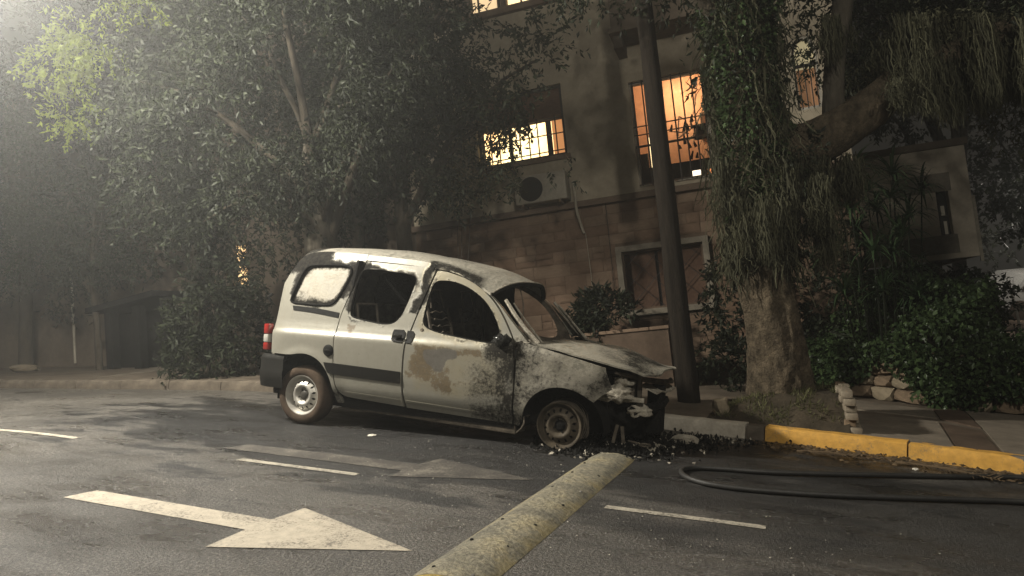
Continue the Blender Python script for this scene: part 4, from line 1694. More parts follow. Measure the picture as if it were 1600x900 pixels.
# half-shuttered window, upper left
wl = frame(-1.10, .47, .58, 1.80, .05, .06, .14, M['iron'], 'window', house)
wl['label'] = 'half-shuttered lit window behind the branches'
hbox(-1.04, .20, .20, .21, .62, 1.26).build('lit_pane', emit('window_yellow', (1.0, 0.80, 0.40), 2.6, (1.0, 0.62, 0.26), 2.2), wl)
hbox(.205, .42, .20, .21, .62, 1.26).build('lit_pane', emit('window_orange', (0.8, 0.34, 0.12), 0.6), wl)
for k in range(14):
    hbox(-1.05, .42, .085 + .004 * (k % 2), .12, 1.22 + k * .04, 1.257 + k * .04).build('shutter_slat', M['shutter'], wl)
hbox(-.56, -.50, .09, .13, .63, 1.22).build('mullion', M['iron'], wl)
hbox(.12, .21, .09, .13, .63, 1.22).build('mullion', M['iron'], wl)
bars(wl, [-1.0, -.85, -.70, -.32, -.16, 0.0, .32], .60, 1.26)
rails(wl, [.66, .95, 1.22], -1.08, .45)
hbox(-1.16, .53, -.05, .10, .50, .578).build('sill', M['trim'], wl)

# tall barred window with a lit room behind
wu = frame(1.60, 2.80, -.19, 1.57, .05, .05, .12, M['white_frame'], 'barred_window', house)
wu['label'] = 'tall barred window of a lit orange room'
room_c = rough_mat('room_wall', (0.50, 0.32, 0.21), (0.62, 0.42, 0.29), 1.2, 0.9, 40, 0.1)
m = hbox(1.3, 3.1, 1.4, 1.42, -.25, 2.0)
hbox(1.3, 1.32, .25, 1.4, -.25, 2.0, m)
hbox(3.1, 3.12, .25, 1.4, -.25, 2.0, m)
hbox(1.3, 3.12, .25, 1.42, 2.0, 2.02, m)
m.build('lit_room', room_c, wu)
# ceiling lamp that lights the room
m = MB()
m.lathe([(.001, .0), (.09, .02), (.12, .07), (.10, .10), (.02, .11)], 20, Matrix.Translation((2.35, .95, 1.88 + BASE)) @ Matrix.Rotation(math.pi / 2, 4, 'X'))
cl_ = m.build('ceiling_lamp', emit('bulb_glow', (1.0, .62, .28), 4.0), wu, 50)
ld = bpy.data.lights.new('room_light', 'POINT')
ld.energy = 34
ld.color = (1.0, .66, .38)
ld.shadow_soft_size = .10
lo_ = bpy.data.objects.new('room_light', ld)
col.objects.link(lo_)
lo_.parent = wu
lo_.location = (2.35, .85, 1.55 + BASE)
m = MB()
m.bevbox(2.45, 2.72, .48, .60, .24, .60, .02)
m.build('chair_back', M['shutter'], wu)
m = hbox(2.62, 3.05, 1.36, 1.395, .75, 1.25)
m.build('picture_frame', M['shutter'], wu)
hbox(1.3, 3.1, .25, 1.4, -.27, -.25).build('room_floor', M['char'], wu)
bars(wu, [1.66 + .155 * k for k in range(8)], -.17, 1.55)
rails(wu, [1.53, .80, .66, .48, .46, -.15], 1.61, 2.79)
# furniture silhouettes in the room
m = hbox(2.05, 3.0, .45, .8, -.25, .22)
hbox(2.52, 3.05, .46, .7, .60, .80, m)
hbox(1.62, 1.82, .4, .6, -.25, .20, m)
hbox(1.36, 1.72, .6, .7, -.25, .50, m)
m.build('cabinet', M['char'], wu)
for k in range(16):
    m = MB()
    a, b = random.uniform(2.02, 2.55), random.uniform(.25, 1.0)
    m.tube([(a, .38, b + BASE - random.uniform(.05, .2)), (a + random.uniform(-.05, .05), .36, b + BASE)], [.03, .012], 5)
    m.build('hanging_cloth', M['char'], wu)
m = hbox(1.78, 1.845, .5, .52, -.20, .74)
m.build('lit_door_gap', emit('door_gap', (1.0, 0.80, 0.42), 2.2), wu)
hbox(2.42, 2.56, .38, .40, -.12, .03).build('lit_lampshade', emit('lamp_white', (1.0, .82, .62), 1.8), wu)
hbox(2.66, 2.80, .38, .40, -.10, .02).build('lit_screen', emit('lamp_orange', (1.0, .32, .10), 0.9), wu)
m = MB()
for a, b, c, d_ in ((2.25, .50, 2.32, .95), (2.32, .95, 2.42, .88), (2.28, .60, 2.5, .72), (2.5, .45, 2.56, .70), (2.2, .72, 2.45, .64)):
    m.tube([(a, .33, b + BASE), (c, .33, d_ + BASE)], .011, 5)
m.build('pale_hanger', plain('hanger_cloth', (.55, .45, .36), .8), wu)

# narrow lit windows on the right
wn = frame(3.22, 3.46, .30, 1.30, .03, .06, .12, M['iron'], 'narrow_window', house)
hbox(3.22, 3.46, .20, .21, .32, 1.28).build('lit_pane', emit('window_rust', (0.55, .20, .06), 0.4), wn)
bars(wn, [3.30, 3.38], .32, 1.28)
m = plate([(p[0], p[1]) for p in WS], [[(4.28 + (p[0] - 4.28) * .8, 1.17 + (p[1] - 1.17) * .92) for p in WS]], .03, .12)
wa = m.build('arched_window', M['white_frame'], house)
wa['label'] = 'arched window with a dim amber glow'
hbox(4.08, 4.48, .20, .21, .58, 1.28).build('lit_pane', emit('arch_amber', (.40, .20, .09), 0.30), wa)
hbox(4.08, 4.48, .20, .21, 1.285, 1.76).build('lit_pane', emit('arch_cream', (.5, .42, .24), 0.55), wa)
hbox(4.08, 4.48, .02, .07, 1.27, 1.31).build('transom', M['iron'], wa)
bars(wa, [4.17, 4.25, 4.33, 4.40], .62, 1.27, d=.03, r=.008)

# stone-framed low window
wd = frame(1.10, 2.56, -2.24, -1.10, .09, -.055, .10, M['concrete'], 'framed_window', house)
wd['label'] = 'pale-framed dark window low in the stone wall'
hbox(1.20, 2.46, .16, .17, -2.14, -1.20).build('pane', M['dark_glass'], wd)
hbox(1.22, 1.70, .12, .14, -2.12, -1.22).build('shutter_leaf', M['shutter'], wd)
hbox(1.75, 2.10, .12, .14, -2.12, -1.22).build('shutter_leaf', M['shutter'], wd)
hbox(2.14, 2.44, .12, .14, -2.12, -1.22).build('shutter_leaf', M['shutter'], wd)
lat = []
for k in range(-4, 10, 2):
    for sg in (1, -1):
        u0 = 1.22 + .17 * k
        pts = [(u0 + (t if sg > 0 else .9 - t), t) for t in np.linspace(0, .9, 30)]
        pts = [p for p in pts if 1.21 < p[0] < 2.45]
        if len(pts) > 3:
            m = MB()
            m.tube([(pts[0][0], .06 + .007 * sg, -2.12 + pts[0][1] + BASE), (pts[-1][0], .06 + .007 * sg, -2.12 + pts[-1][1] + BASE)], .005, 4)
            m.build('lattice_bar', M['iron'], wd)

# air conditioner
ac = empty('air_conditioner', MH @ Matrix.Translation((0.02, -.16, BASE - .27)))
tag(ac, 'white air-conditioner unit on the plaster wall under the shuttered window', 'air conditioner')
m = MB()
m.bevbox(-.44, .44, -.15, .15, .05, .52, .015)
m.build('casing', M['ac_white'], ac, 40)
m = MB()
m.lathe([(.001, -.172), (.05, -.172), (.19, -.166), (.205, -.155), (.205, -.14)], 36, Matrix.Translation((-.16, 0, .285)))
fg = m.build('fan_grille', M['black_plastic'], ac, 50)
m = MB()
for r in (.06, .1, .14, .18):
    m.tube([(-.16 + r * math.cos(a), -.174, .285 + r * math.sin(a)) for a in np.linspace(0, 2 * math.pi, 25)], .003, 4, cap=False)
m.build('grille_ring', M['bumper_grey'], fg)
m = MB()
for x_ in (-.32, .32):
    m.box(x_ - .015, x_ + .015, -.16, .16, .0, .048)
m.box(-.5, .5, .10, .16, -.02, .0)
m.build('bracket', M['trim'], ac)

# drain pipe below the air conditioner
m = MB()
pts = [(.52, -.035, .10), (.535, -.05, -.20), (.56, -.16, -.42), (.60, -.05, -.72), (.62, -.04, -.80)]
P_ = smooth_path([Vector((a, b, c)) for a, b, c in pts], 5)
org = Vector((.52, 0, -.8))
m.tube([p - org for p in P_], .022, 8)
dp = m.build('drain_pipe', M['pipe'], None, 50, MH @ Matrix.Translation(org + Vector((0, 0, BASE))))
tag(dp, 'pale bent drain pipe hanging below the air conditioner', 'pipe')
m = MB()
m.tube([(0, 0, 0), (.02, .005, .80), (.0, 0, 1.5)], .006, 5)
cb = m.build('wall_cable', M['pipe'], None, 50, MH @ Matrix.Translation((.64, -.025, BASE - 2.3)))
tag(cb, 'thin cable running down the stone wall below the drain pipe', 'cable')
m = MB()
m.tube([(0, 0, 0), (.0, .0, 1.4)], .006, 5)
cb = m.build('wall_cable', M['iron'], None, 50, MH @ Matrix.Translation((1.02, -.02, BASE - 1.75)))
tag(cb, 'thin dark cable on the stone wall left of the framed window', 'cable')

# ---- low garden wall in front of the house
a = fac(840, 532, -1.1)
b = fac(1043, 508, -1.1)
lw = empty('garden_wall', MH @ Matrix.Translation((0, -1.1, 0)))
tag(lw, 'low plastered garden wall below the framed window', 'wall')
m = MB()
m.box(a[0] - 2.5, b[0], 0, .22, -1.0, b[1] + BASE - .05)
m.build('wall_body', M['slab_dark'], lw)
u = a[0] - 2.5
while u < b[0] - .05:
    u1 = min(u + random.uniform(.5, .8), b[0] + .02)
    m = MB()
    m.bevbox(u + .004, u1 - .004, -.03, .25, b[1] + BASE - .048, b[1] + BASE, .008)
    m.build('coping_stone', M['stone_c'], lw)
    u = u1
LOWTOP = (a, b)

# ---- neighbouring house on the left, behind the trees
nh = empty('neighbour_house', MH @ Matrix.Translation((-9, 1.6, 0)))
tag(nh, 'dark neighbouring house behind the trees on the left', 'house')


def nbox(u0, u1, d0, d1, v0, v1, m=None):
    m = m or MB()
    m.box(u0 + 9, u1 + 9, d0, d1, v0 + BASE, v1 + BASE)
    return m


l0 = fac(361, 384, 1.6)
l1 = fac(388, 446, 1.6)
l2 = fac(476, 366, 1.6)
l3 = fac(486, 388, 1.6)
hl = [rect(l0[0] + 9, l1[0] + 9, l1[1], l0[1]), rect(l2[0] + 9, l3[0] + 9, l3[1], l2[1])]
plate(rect(-13, 6.4, -4.5, 5.0), hl, 0.0, .25).build('wall', M['stucco_dark'], nh)
for (p, q, mt) in ((l0, l1, emit('slit_yellow', (1.0, .72, .36), 1.5, (.6, .34, .14), 4.0)), (l2, l3, emit('slit_pale', (1.0, .75, .42), 1.2))):
    wnd = nbox(p[0], q[0], .16, .17, q[1], p[1]).build('lit_window', mt, nh)
    for k in range(-2, 5):
        for sg in (-1, 1):
            m = MB()
            wv_ = q[0] - p[0]
            z0 = q[1] + k * .2
            za, zb = (z0, z0 + wv_ * 1.3) if sg > 0 else (z0 + wv_ * 1.3, z0)
            if max(za, zb) > p[1] or min(za, zb) < q[1]:
                continue
            m.tube([(p[0] + 9, .10, za + BASE), (q[0] + 9, .10, zb + BASE)], .012, 4)
            m.build('lattice_bar', M['iron'], wnd)
m = MB()
wp0, wp1 = fac(107, 410, 1.5), fac(117, 548, 1.5)
m.tube([(0, 0, -.3), (0, 0, wp0[1] - wp1[1])], .03, 8)
wpipe = m.build('down_pipe', M['pipe'], None, 50, MH @ Matrix.Translation((wp0[0], 1.55, wp1[1] + BASE)))
tag(wpipe, 'thin pale down pipe on the dark wall at the far left', 'pipe')
# gate shelter: thin roof slab over three piers
g0, g1 = fac(158, 490, .2), fac(262, 462, .2)
gs = empty('gate_shelter', MH @ Matrix.Translation((g0[0], .2, 0)))
tag(gs, 'low dark gate shelter with a sloping roof slab at the left', 'shelter')
wg = g1[0] - g0[0]
m = MB()
m.slab([[(wg * i / 4 - .1, d_, g0[1] + (g1[1] - g0[1]) * i / 4 + BASE) for i in range(5)] for d_ in (-.3, 1.0)], (0, 0, .12))
m.build('roof_slab', M['char'], gs)
for k in range(3):
    m = MB()
    m.box(.08 + k * (wg - .3) / 2, .26 + k * (wg - .3) / 2, .0, .2, -1.5 + BASE - 2, g0[1] + (g1[1] - g0[1]) * k / 2.3 + BASE - .005)
    m.build('pier', M['char'], gs)
m = MB()
m.box(-.1, wg, .5, .55, BASE - 3.5, g0[1] + BASE - .01)
m.build('gate_panel', M['char'], gs)

# ---- house on the right: pale box with a slit window over a dark ground floor
DR = 3.2
M['pale_plaster'] = rough_mat('pale_plaster', (0.46, 0.40, 0.31), (0.60, 0.53, 0.42), 1.6, 0.95, 50, 0.25)
r0, r1 = fac(1400, 250, DR), fac(1506, 236, DR)
r2 = fac(1533, 399, DR)
rh = empty('corner_house', MH @ Matrix.Translation((r1[0], DR, 0)))
tag(rh, 'pale boxy upper floor with one slit window, behind the hedge at right', 'house')
s0, s1 = fac(1457, 284, DR), fac(1491, 366, DR)
ue = (r1[0] + r2[0]) / 2 - r1[0]
plate(rect(-4, ue, r2[1], r1[1] + .12), [rect(s0[0] - r1[0] + .02, s1[0] - r1[0], s1[1], s0[1])], 0, .22).build('front_wall', M['pale_plaster'], rh)
m = MB()
m.box(ue - .22, ue - .002, .222, 3, r2[1] + BASE, r1[1] + .12 + BASE)
m.build('side_wall', M['concrete'], rh)
m = MB()
m.box(-4, ue + .05, -.05, 3, r1[1] + .122 + BASE, r1[1] + .25 + BASE)
m.build('roof_edge', M['stucco_dark'], rh)
m = MB()
m.box(-4, ue - .5, .5, 3, -4 + BASE, r2[1] + BASE - .01)
m.build('ground_floor', M['stucco_dark'], rh)
m = MB()
m.box(ue + .01, ue + .06, .02, .07, r2[1] + BASE - .1, r2[1] + 1.1 + BASE)
m.build('corner_pipe', M['pipe'], rh)
m = MB()
m.box(s0[0] - r1[0] - .1, s1[0] - r1[0] + .1, .18, .19, s1[1] + BASE - .05, s0[1] + BASE + .05)
sw = m.build('slit_window', M['dark_glass'], rh)
m = MB()
m.box(s1[0] - r1[0] - .10, s1[0] - r1[0] - .05, .15, .16, s1[1] + BASE + .03, s1[1] + BASE + .27)
m.box(s1[0] - r1[0] - .12, s1[0] - r1[0] - .06, .15, .16, s1[1] + BASE + .38, s1[1] + BASE + .56)
m.build('bright_curtain_edge', emit('curtain', (.7, .62, .45), .03), sw)
for k in range(4):
    m = MB()
    m.bevbox(-1.25 + .0 * k, ue - .3, -.012, -.001, r2[1] + BASE + .10 + k * .38, r2[1] + BASE + .44 + k * .38, .004)
    if k in (0, 3):
        m.build('wall_panel', M['concrete'], rh)

# ---- utility pole
bx, by = ground(1077, 628, .12)
pole = empty('utility_pole', S(bx, by, .10))
tag(pole, 'weathered wooden utility pole standing in front of the barred window', 'pole')
m = MB()
pts = [(0.004 * math.sin(k * 1.3), 0.004 * math.cos(k), -.1 + k * .4) for k in range(22)]
m.tube(pts, [.134 - .0022 * k + .004 * math.sin(k * 2.1) for k in range(22)], 16)
m.build('shaft', M['wood_pole'], pole, 60)

# ---- beyond the hedge on the right: lit street, railing, pale post, parked car
q_ = [at(1535, 552, 17.0), at(1700, 552, 17.0), at(1720, 448, 30), at(1535, 448, 30)]
m = MB()
m.grid([[q_[0].lerp(q_[1], i / 8).lerp(q_[3].lerp(q_[2], i / 8), j / 8) for i in range(9)] for j in range(9)])
struct(m.build('side_street', M['slab_dark']))
ct = q_[0].lerp(q_[1], .52).lerp(q_[3].lerp(q_[2], .52), .42)
ex = (q_[1] - q_[0]).normalized()
ez = ex.cross((q_[3] - q_[0]).normalized()).normalized()
ey = ez.cross(ex)
MC = Matrix(((ex.x, ey.x, ez.x, ct.x), (ex.y, ey.y, ez.y, ct.y), (ex.z, ey.z, ez.z, ct.z), (0, 0, 0, 1)))
car = empty('parked_car', MC)
tag(car, 'pale parked car glimpsed past the hedge at the right edge', 'car')
rows = []
for y_, k in ((-.80, .0), (-.84, .5), (-.78, 1), (0, 1.0), (.78, 1), (.84, .5), (.80, 0)):
    pass
side = [(-2.0, .35), (-2.05, .62), (-1.9, .92), (-1.45, .98), (-1.05, 1.38), (-.2, 1.46), (.55, 1.38), (1.05, .98), (1.85, .84), (2.05, .62), (2.03, .35)]
m = MB()
n_ = len(side)
m.v = [(x_, -.82 + (.14 if z_ > 1.0 else 0), z_) for x_, z_ in side] + [(x_, .82 - (.14 if z_ > 1.0 else 0), z_) for x_, z_ in side]
m.f = [tuple(range(n_)), tuple(range(2 * n_ - 1, n_ - 1, -1))] + [(i, i + n_, (i + 1) % n_ + n_, (i + 1) % n_) for i in range(n_)]
m.build('body', plain('car_white', (.30, .295, .28), .3, .1, .05), car, 30)
for x0, x1, x2, x3 in ((-1.25, -.32, -.32, -.95), (-.25, .85, .45, -.25)):
    m = MB()
    m.add([(x0, -.832, 1.0), (x1, -.832, 1.0), (x2, -.69, 1.36), (x3, -.69, 1.36), (x0, -.80, 1.0), (x1, -.80, 1.0), (x2, -.66, 1.36), (x3, -.66, 1.36)],
          [(0, 1, 2, 3), (7, 6, 5, 4), (0, 4, 5, 1), (1, 5, 6, 2), (2, 6, 7, 3), (3, 7, 4, 0)])
    m.build('side_window', M['dark_glass'], car)
for x_ in (-1.3, 1.3):
    for y_ in (-.84, .66):
        m = MB()
        m.lathe([(.001, 0), (.19, 0), (.30, .01), (.31, .05), (.31, .15), (.29, .18), (.001, .18)], 24, Matrix.Translation((x_, y_, .31)))
        m.build('wheel', M['tyre'], car, 40)
rail = empty('street_railing', Matrix.Translation(at(1535, 551, 16.8)) @ Matrix.Rotation(R_(4), 4, 'Z'))
tag(rail, 'dark metal railing past the hedge at the right edge', 'railing')
for z_ in (.22, .46):
    m = MB()
    m.tube([(0, 0, z_), (3.2, .2, z_)], .025, 6)
    m.build('rail', M['iron'], rail, 50)
for k in range(6):
    m = MB()
    m.tube([(.38 * k, .02 * k, -.1), (.38 * k, .02 * k, .52)], .026, 6)
    m.build('post', M['iron'], rail, 50)
wp = empty('white_post', Matrix.Translation(at(1601, 540, 17.6)))
m = MB()
m.tube([(0, 0, -.1), (-.06, 0, .8), (-.13, 0, 1.55)], [.035, .03, .028], 8)
m.build('shaft', M['white_frame'], wp, 50)
m = MB()
m.tube([(-.13, 0, 1.53), (-.135, 0, 1.62)], [.05, .04], 8)
m.build('post_cap', M['white_frame'], wp, 50)
tag(wp, 'thin white leaning post by the street at the right edge', 'post')

# ================================================================== vegetation
def unit(a):
    return a / (np.linalg.norm(a, axis=-1, keepdims=True) + 1e-9)


def leaves(pos, dirs, L, W, fold=0.25, r=rng):
    """one folded diamond (two triangles sharing a rib) per leaf -> arrays"""
    n = len(pos)
    dirs = unit(dirs)
    rnd = r.normal(size=(n, 3))
    side_ = unit(np.cross(dirs, rnd))
    nrm = np.cross(side_, dirs)
    L = np.asarray(L).reshape(-1, 1)
    W = np.asarray(W).reshape(-1, 1)
    mid = pos + dirs * L * 0.45
    V = np.stack([pos, mid + side_ * W * 0.5 + nrm * W * fold, pos + dirs * L - nrm * W * fold, mid - side_ * W * 0.5 + nrm * W * fold], 1).reshape(-1, 3)
    i = np.arange(n) * 4
    F = np.concatenate([np.stack([i, i + 1, i + 2], 1), np.stack([i, i + 2, i + 3], 1)], 0)
    return V, F


def crown_twigs(ells, n, gap=0.0, seed=0):
    """twig origins spread through a set of ellipsoids (centre, radii), denser near the skin, with noise gaps"""
    r = np.random.default_rng(seed)
    vol = np.array([e[1][0] * e[1][1] * e[1][2] for e in ells]) ** 0.75
    pick = r.choice(len(ells), size=n * 3, p=vol / vol.sum())
    d = unit(r.normal(size=(n * 3, 3)))
    rad = r.uniform(0.25, 1.05, size=(n * 3, 1)) ** 0.6
    C = np.array([e[0] for e in ells])[pick]
    Rr = np.array([e[1] for e in ells])[pick]
    P = C + d * rad * Rr
    keep = []
    for p in P:
        k = noise.noise(Vector(p) * 0.9 + Vector((seed, 0, 0))) + 0.5 * noise.noise(Vector(p) * 2.2)
        keep.append(k > gap)
    P = P[np.array(keep)]
    d = d[np.array(keep)]
    return P[:n], d[:n]


def foliage_mesh(name, ells, n_twigs, per, L, W, mat, droop=0.5, gap=-0.15, seed=0, twig_len=0.35):
    r = np.random.default_rng(seed + 100)
    P, D = crown_twigs(ells, n_twigs, gap, seed)
    n = len(P)
    T = unit(D + r.normal(size=(n, 3)) * 0.6 + np.array([0, 0, -droop]))
    t = r.uniform(0, 1, size=(n, per, 1))
    pos = P[:, None] + T[:, None] * t * twig_len + np.array([0, 0, -0.10]) * t * t + r.normal(size=(n, per, 3)) * 0.02
    dl = T[:, None] * 0.7 + r.normal(size=(n, per, 3)) * 0.75 + np.array([0, 0, -droop * 0.7])
    pos = pos.reshape(-1, 3)
    dl = dl.reshape(-1, 3)
    k = len(pos)
    V, F = leaves(pos, dl, L * r.uniform(0.35, 1.3, k), W * r.uniform(0.4, 1.3, k), r=r)
    return np_mesh(name, V, F, mat), P


def branch_mesh(name, trunk_pts, trunk_r, targets, mat, n_limbs=16, seed=0, wob=0.25, trunk_n=12):
    r = random.Random(seed)
    m = MB()
    tp = smooth_path([Vector(p) for p in trunk_pts], 5)
    rr = np.interp(np.linspace(0, 1, len(tp)), np.linspace(0, 1, len(trunk_r)), trunk_r)
    rr = [x * (1 + .06 * math.sin(i * 1.7 + seed)) for i, x in enumerate(rr)]
    m.tube(tp, list(rr), trunk_n)
    lm = MB()
    idx = list(range(len(targets)))
    r.shuffle(idx)
    for i in idx[:n_limbs]:
        e = Vector(targets[i])
        k = r.randint(int(len(tp) * .45), len(tp) - 1)
        s_ = tp[k]
        d = e - s_
        L_ = d.length
        pts = []
        for q in range(6):
            t = q / 5
            pts.append(s_ + d * t + Vector((r.uniform(-1, 1), r.uniform(-1, 1), 0)) * wob * .25 * math.sin(math.pi * t) + Vector((0, 0, L_ * .14 * math.sin(math.pi * t))))
        r0 = min(rr[k] * .55, .018 + .018 * L_)
        lm.tube(pts, [r0 * (1 - .82 * q / 5) for q in range(6)], 6, cap=False)
    return m, lm


def tree(name, base, trunk_pts, trunk_r, ells, n_twigs, per, L, W, leafm, barkm, label, cat='tree', seed=0, limbs=16, gap=-0.15, droop=.5, group=None, extra=None, twig_len=.35):
    root = empty(name, Vector(base))
    b = Vector(base)
    me, P = foliage_mesh('crown', [((Vector(c) - b), r) for c, r in ells], n_twigs, per, L, W, leafm, droop, gap, seed, twig_len)
    obj('crown', me, root)
    tm, lm = branch_mesh('trunk', [Vector(p) - b for p in trunk_pts], trunk_r, [tuple(p) for p in P], barkm, limbs, seed)
    tm.build('trunk', barkm, root, 60)
    lm.build('limbs', M['bark_dark'], root, 60)
    if extra:
        for nm, el, nt_, pr, L2, W2, m2 in extra:
            me2, _ = foliage_mesh(nm, [((Vector(c) - b), r) for c, r in el], nt_, pr, L2, W2, m2, droop, gap, seed + 7)
            obj(nm, me2, root)
    tag(root, label, cat, group)
    return root


def base_at(px, py):
    x, y = ground(px, py, .12)
    return S(x, y, .10)


GT = 'trees along the left pavement'
# tree A: slim street tree at the far left
bA = base_at(156, 578)
dA = (Vector(bA) - Vector(CW)).dot(Vector(RW[2]))
tree('street_tree', bA, [bA, bA + Vector((-.02, 0, 1.0)), bA + Vector((0.05, -.1, 2.2)), at(150, 300, dA - .3), at(140, 150, dA - .8)], [.075, .065, .06, .05, .03],
     [(at(120, 120, dA - 1.6), (1.9, 1.3, 1.25)), (at(40, 260, dA - .5), (1.6, 1.3, 1.5)), (at(230, 260, dA - .4), (1.7, 1.3, 1.5)), (at(200, 40, dA - 1.8), (2.0, 1.3, 1.0)), (at(90, 400, dA), (1.7, 1.0, .75))],
     2100, 15, .088, .036, M['leaf'], M['bark_dark'], 'slim street tree with pale lit leaves at the far left', seed=3, limbs=26, group=GT, gap=-.05,
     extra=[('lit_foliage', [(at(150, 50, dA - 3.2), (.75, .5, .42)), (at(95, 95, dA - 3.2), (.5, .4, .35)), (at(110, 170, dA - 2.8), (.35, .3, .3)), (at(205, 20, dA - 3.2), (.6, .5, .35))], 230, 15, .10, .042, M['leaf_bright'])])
# tree B: thick pale trunk behind the van
bB = base_at(515, 592)
dB = (Vector(bB) - Vector(CW)).dot(Vector(RW[2]))
tree('thick_tree', bB, [bB, at(513, 480, dB), at(503, 390, dB), at(494, 290, dB), at(488, 225, dB)], [.30, .27, .25, .235, .12],
     [(at(420, 110, dB - .6), (2.2, 1.4, 1.7)), (at(540, 60, dB - .6), (1.8, 1.4, 1.3)), (at(330, 230, dB - .3), (1.7, 1.2, 1.4)), (at(400, 330, dB + .6), (1.6, .8, 1.0)), (at(470, 160, dB - 1.1), (1.3, .5, 1.1)), (at(560, 110, dB - 1.0), (.9, .4, 1.0))],
     2500, 15, .092, .038, M['leaf_dark'], M['bark_pale'], 'tree with a thick pale trunk rising behind the van tail', seed=5, limbs=12, group=GT, gap=-.08)
# tree C: slender tree in front of the house
bC = base_at(640, 585)
dC = (Vector(bC) - Vector(CW)).dot(Vector(RW[2]))
tree('slender_tree', bC, [bC, at(640, 470, dC), at(632, 380, dC), at(622, 260, dC), at(612, 120, dC - .2)], [.15, .135, .125, .11, .07],
     [(at(620, 110, dC - .3), (1.4, 1.1, 1.5)), (at(670, 80, dC - .5), (.8, .7, .8)), (at(770, 140, dC - 1.0), (.95, .6, .75)), (at(660, 250, dC - .3), (.8, .6, .65)), (at(840, 85, dC - 1.2), (.45, .4, .55)),
      (at(735, 285, dC - .9), (.55, .35, .20)), (at(850, 272, dC - 1.1), (.55, .3, .16)), (at(560, 200, dC), (.9, .8, 1.4)), (at(830, 190, dC - 1.1), (.5, .3, .35)), (at(800, 222, dC - 1.15), (.55, .2, .2)), (at(760, 240, dC - 1.0), (.3, .2, .25))],
     1450, 15, .105, .042, M['leaf'], M['bark_dark'], 'slender tree whose leafy branches hang before the shuttered window', seed=8, limbs=34, group=GT, gap=-.12)
# dark trees further back
for nm, (px, py), dd, ells, lb, sd in (
        ('garden_tree', (300, 560), 15.0, [((300, 180), (3.0, 1.5, 2.6)), ((180, 330), (2.4, 1.2, 1.6)), ((420, 60), (2.6, 1.4, 2.0))], 'dark garden tree behind the thick pale trunk', 12),
        ('garden_tree', (40, 560), 16.5, [((30, 120), (3.4, 1.6, 3.0)), ((120, 380), (2.6, 1.2, 1.6)), ((-60, 300), (2.5, 1.5, 2.5))], 'dark garden tree behind the slim street tree', 14),
        ('garden_tree', (560, 470), 14.0, [((590, 60), (2.0, 1.0, 2.2)), ((540, 250), (1.5, .8, 1.6)), ((690, 20), (1.6, 1.0, 1.0))], 'dark garden tree between the two houses', 16)):
    b_ = at(px, py, dd)
    b_.z = (MS @ Vector(((MSI @ b_).x, b_.y, .1 - crest((MSI @ b_).x)))).z
    tree(nm, b_, [b_, at(px, 350, dd), at(px, 150, dd)], [.16, .13, .06], [(at(a[0], a[1], dd), r) for a, r in ells], 1100, 13, .13, .055, M['leaf_dark'], M['bark_dark'], lb, seed=sd, limbs=20, gap=-.2, group='dark garden trees')


def shrub(name, base, ells, n, per, L, W, mat, label, seed, stems=7, droop=.1, gap=-.3, cat='shrub'):
    root = empty(name, Vector(base))
    b = Vector(base)
    me, P = foliage_mesh('foliage', [(Vector(c) - b, r) for c, r in ells], n, per, L, W, mat, droop, gap, seed, .22)
    obj('foliage', me, root)
    rr = random.Random(seed)
    m = MB()
    for k in range(stems):
        e = Vector(P[rr.randrange(len(P))])
        m.tube([Vector((rr.uniform(-.1, .1), rr.uniform(-.1, .1), -.05)), e * .5 + Vector((0, 0, .1)), e], [.014, .010, .004], 5)
    m.build('stems', M['bark_dark'], root, 60)
    tag(root, label, cat)
    return root


bs_ = base_at(325, 590)
ds_ = (Vector(bs_) - Vector(CW)).dot(Vector(RW[2]))
shrub('kerb_shrub', bs_, [(at(320, 560, ds_), (.62, .5, .42)), (at(315, 500, ds_), (.55, .45, .55)), (at(345, 450, ds_), (.6, .5, .5)), (at(380, 520, ds_ + .3), (.5, .4, .6)), (at(300, 590, ds_ - .2), (.3, .2, .15))],
      620, 13, .11, .04, M['leaf'], 'leafy shrub at the kerb left of the van tail', 31)
bb_ = MH @ Vector((fac(945, 500, -.85)[0], -.85, LOWTOP[1][1] + BASE - .3))
dd_ = (bb_ - Vector(CW)).dot(Vector(RW[2]))
shrub('window_shrub', bb_, [(at(942, 480, dd_), (.36, .2, .27)), (at(915, 500, dd_), (.26, .18, .18)), (at(970, 500, dd_), (.25, .18, .15))],
      170, 13, .12, .045, M['leaf_dark'], 'dark shrub on the low wall in front of the framed window', 33, stems=5)
bt_ = MH @ Vector((fac(705, 400, -.6)[0], -.6, .2))
dd_ = (bt_ - Vector(CW)).dot(Vector(RW[2]))
shrub('wall_sapling', bt_, [(at(690, 300, dd_), (.22, .15, .12)), (at(725, 310, dd_), (.2, .15, .10))], 26, 11, .11, .04, M['leaf_dark'], 'thin forked sapling against the stone wall above the van roof', 35, stems=3, cat='sapling')

# ------------------------------------------------------------------ the moss-hung tree on the right
tx, ty = ground(1224, 655, .12)
bT = S(tx, ty + .25, .10)
dT = (Vector(bT) - Vector(CW)).dot(Vector(RW[2]))
mt_ = empty('moss_tree', bT)
tag(mt_, 'huge old tree draped in hanging moss beside the yellow kerb', 'tree')


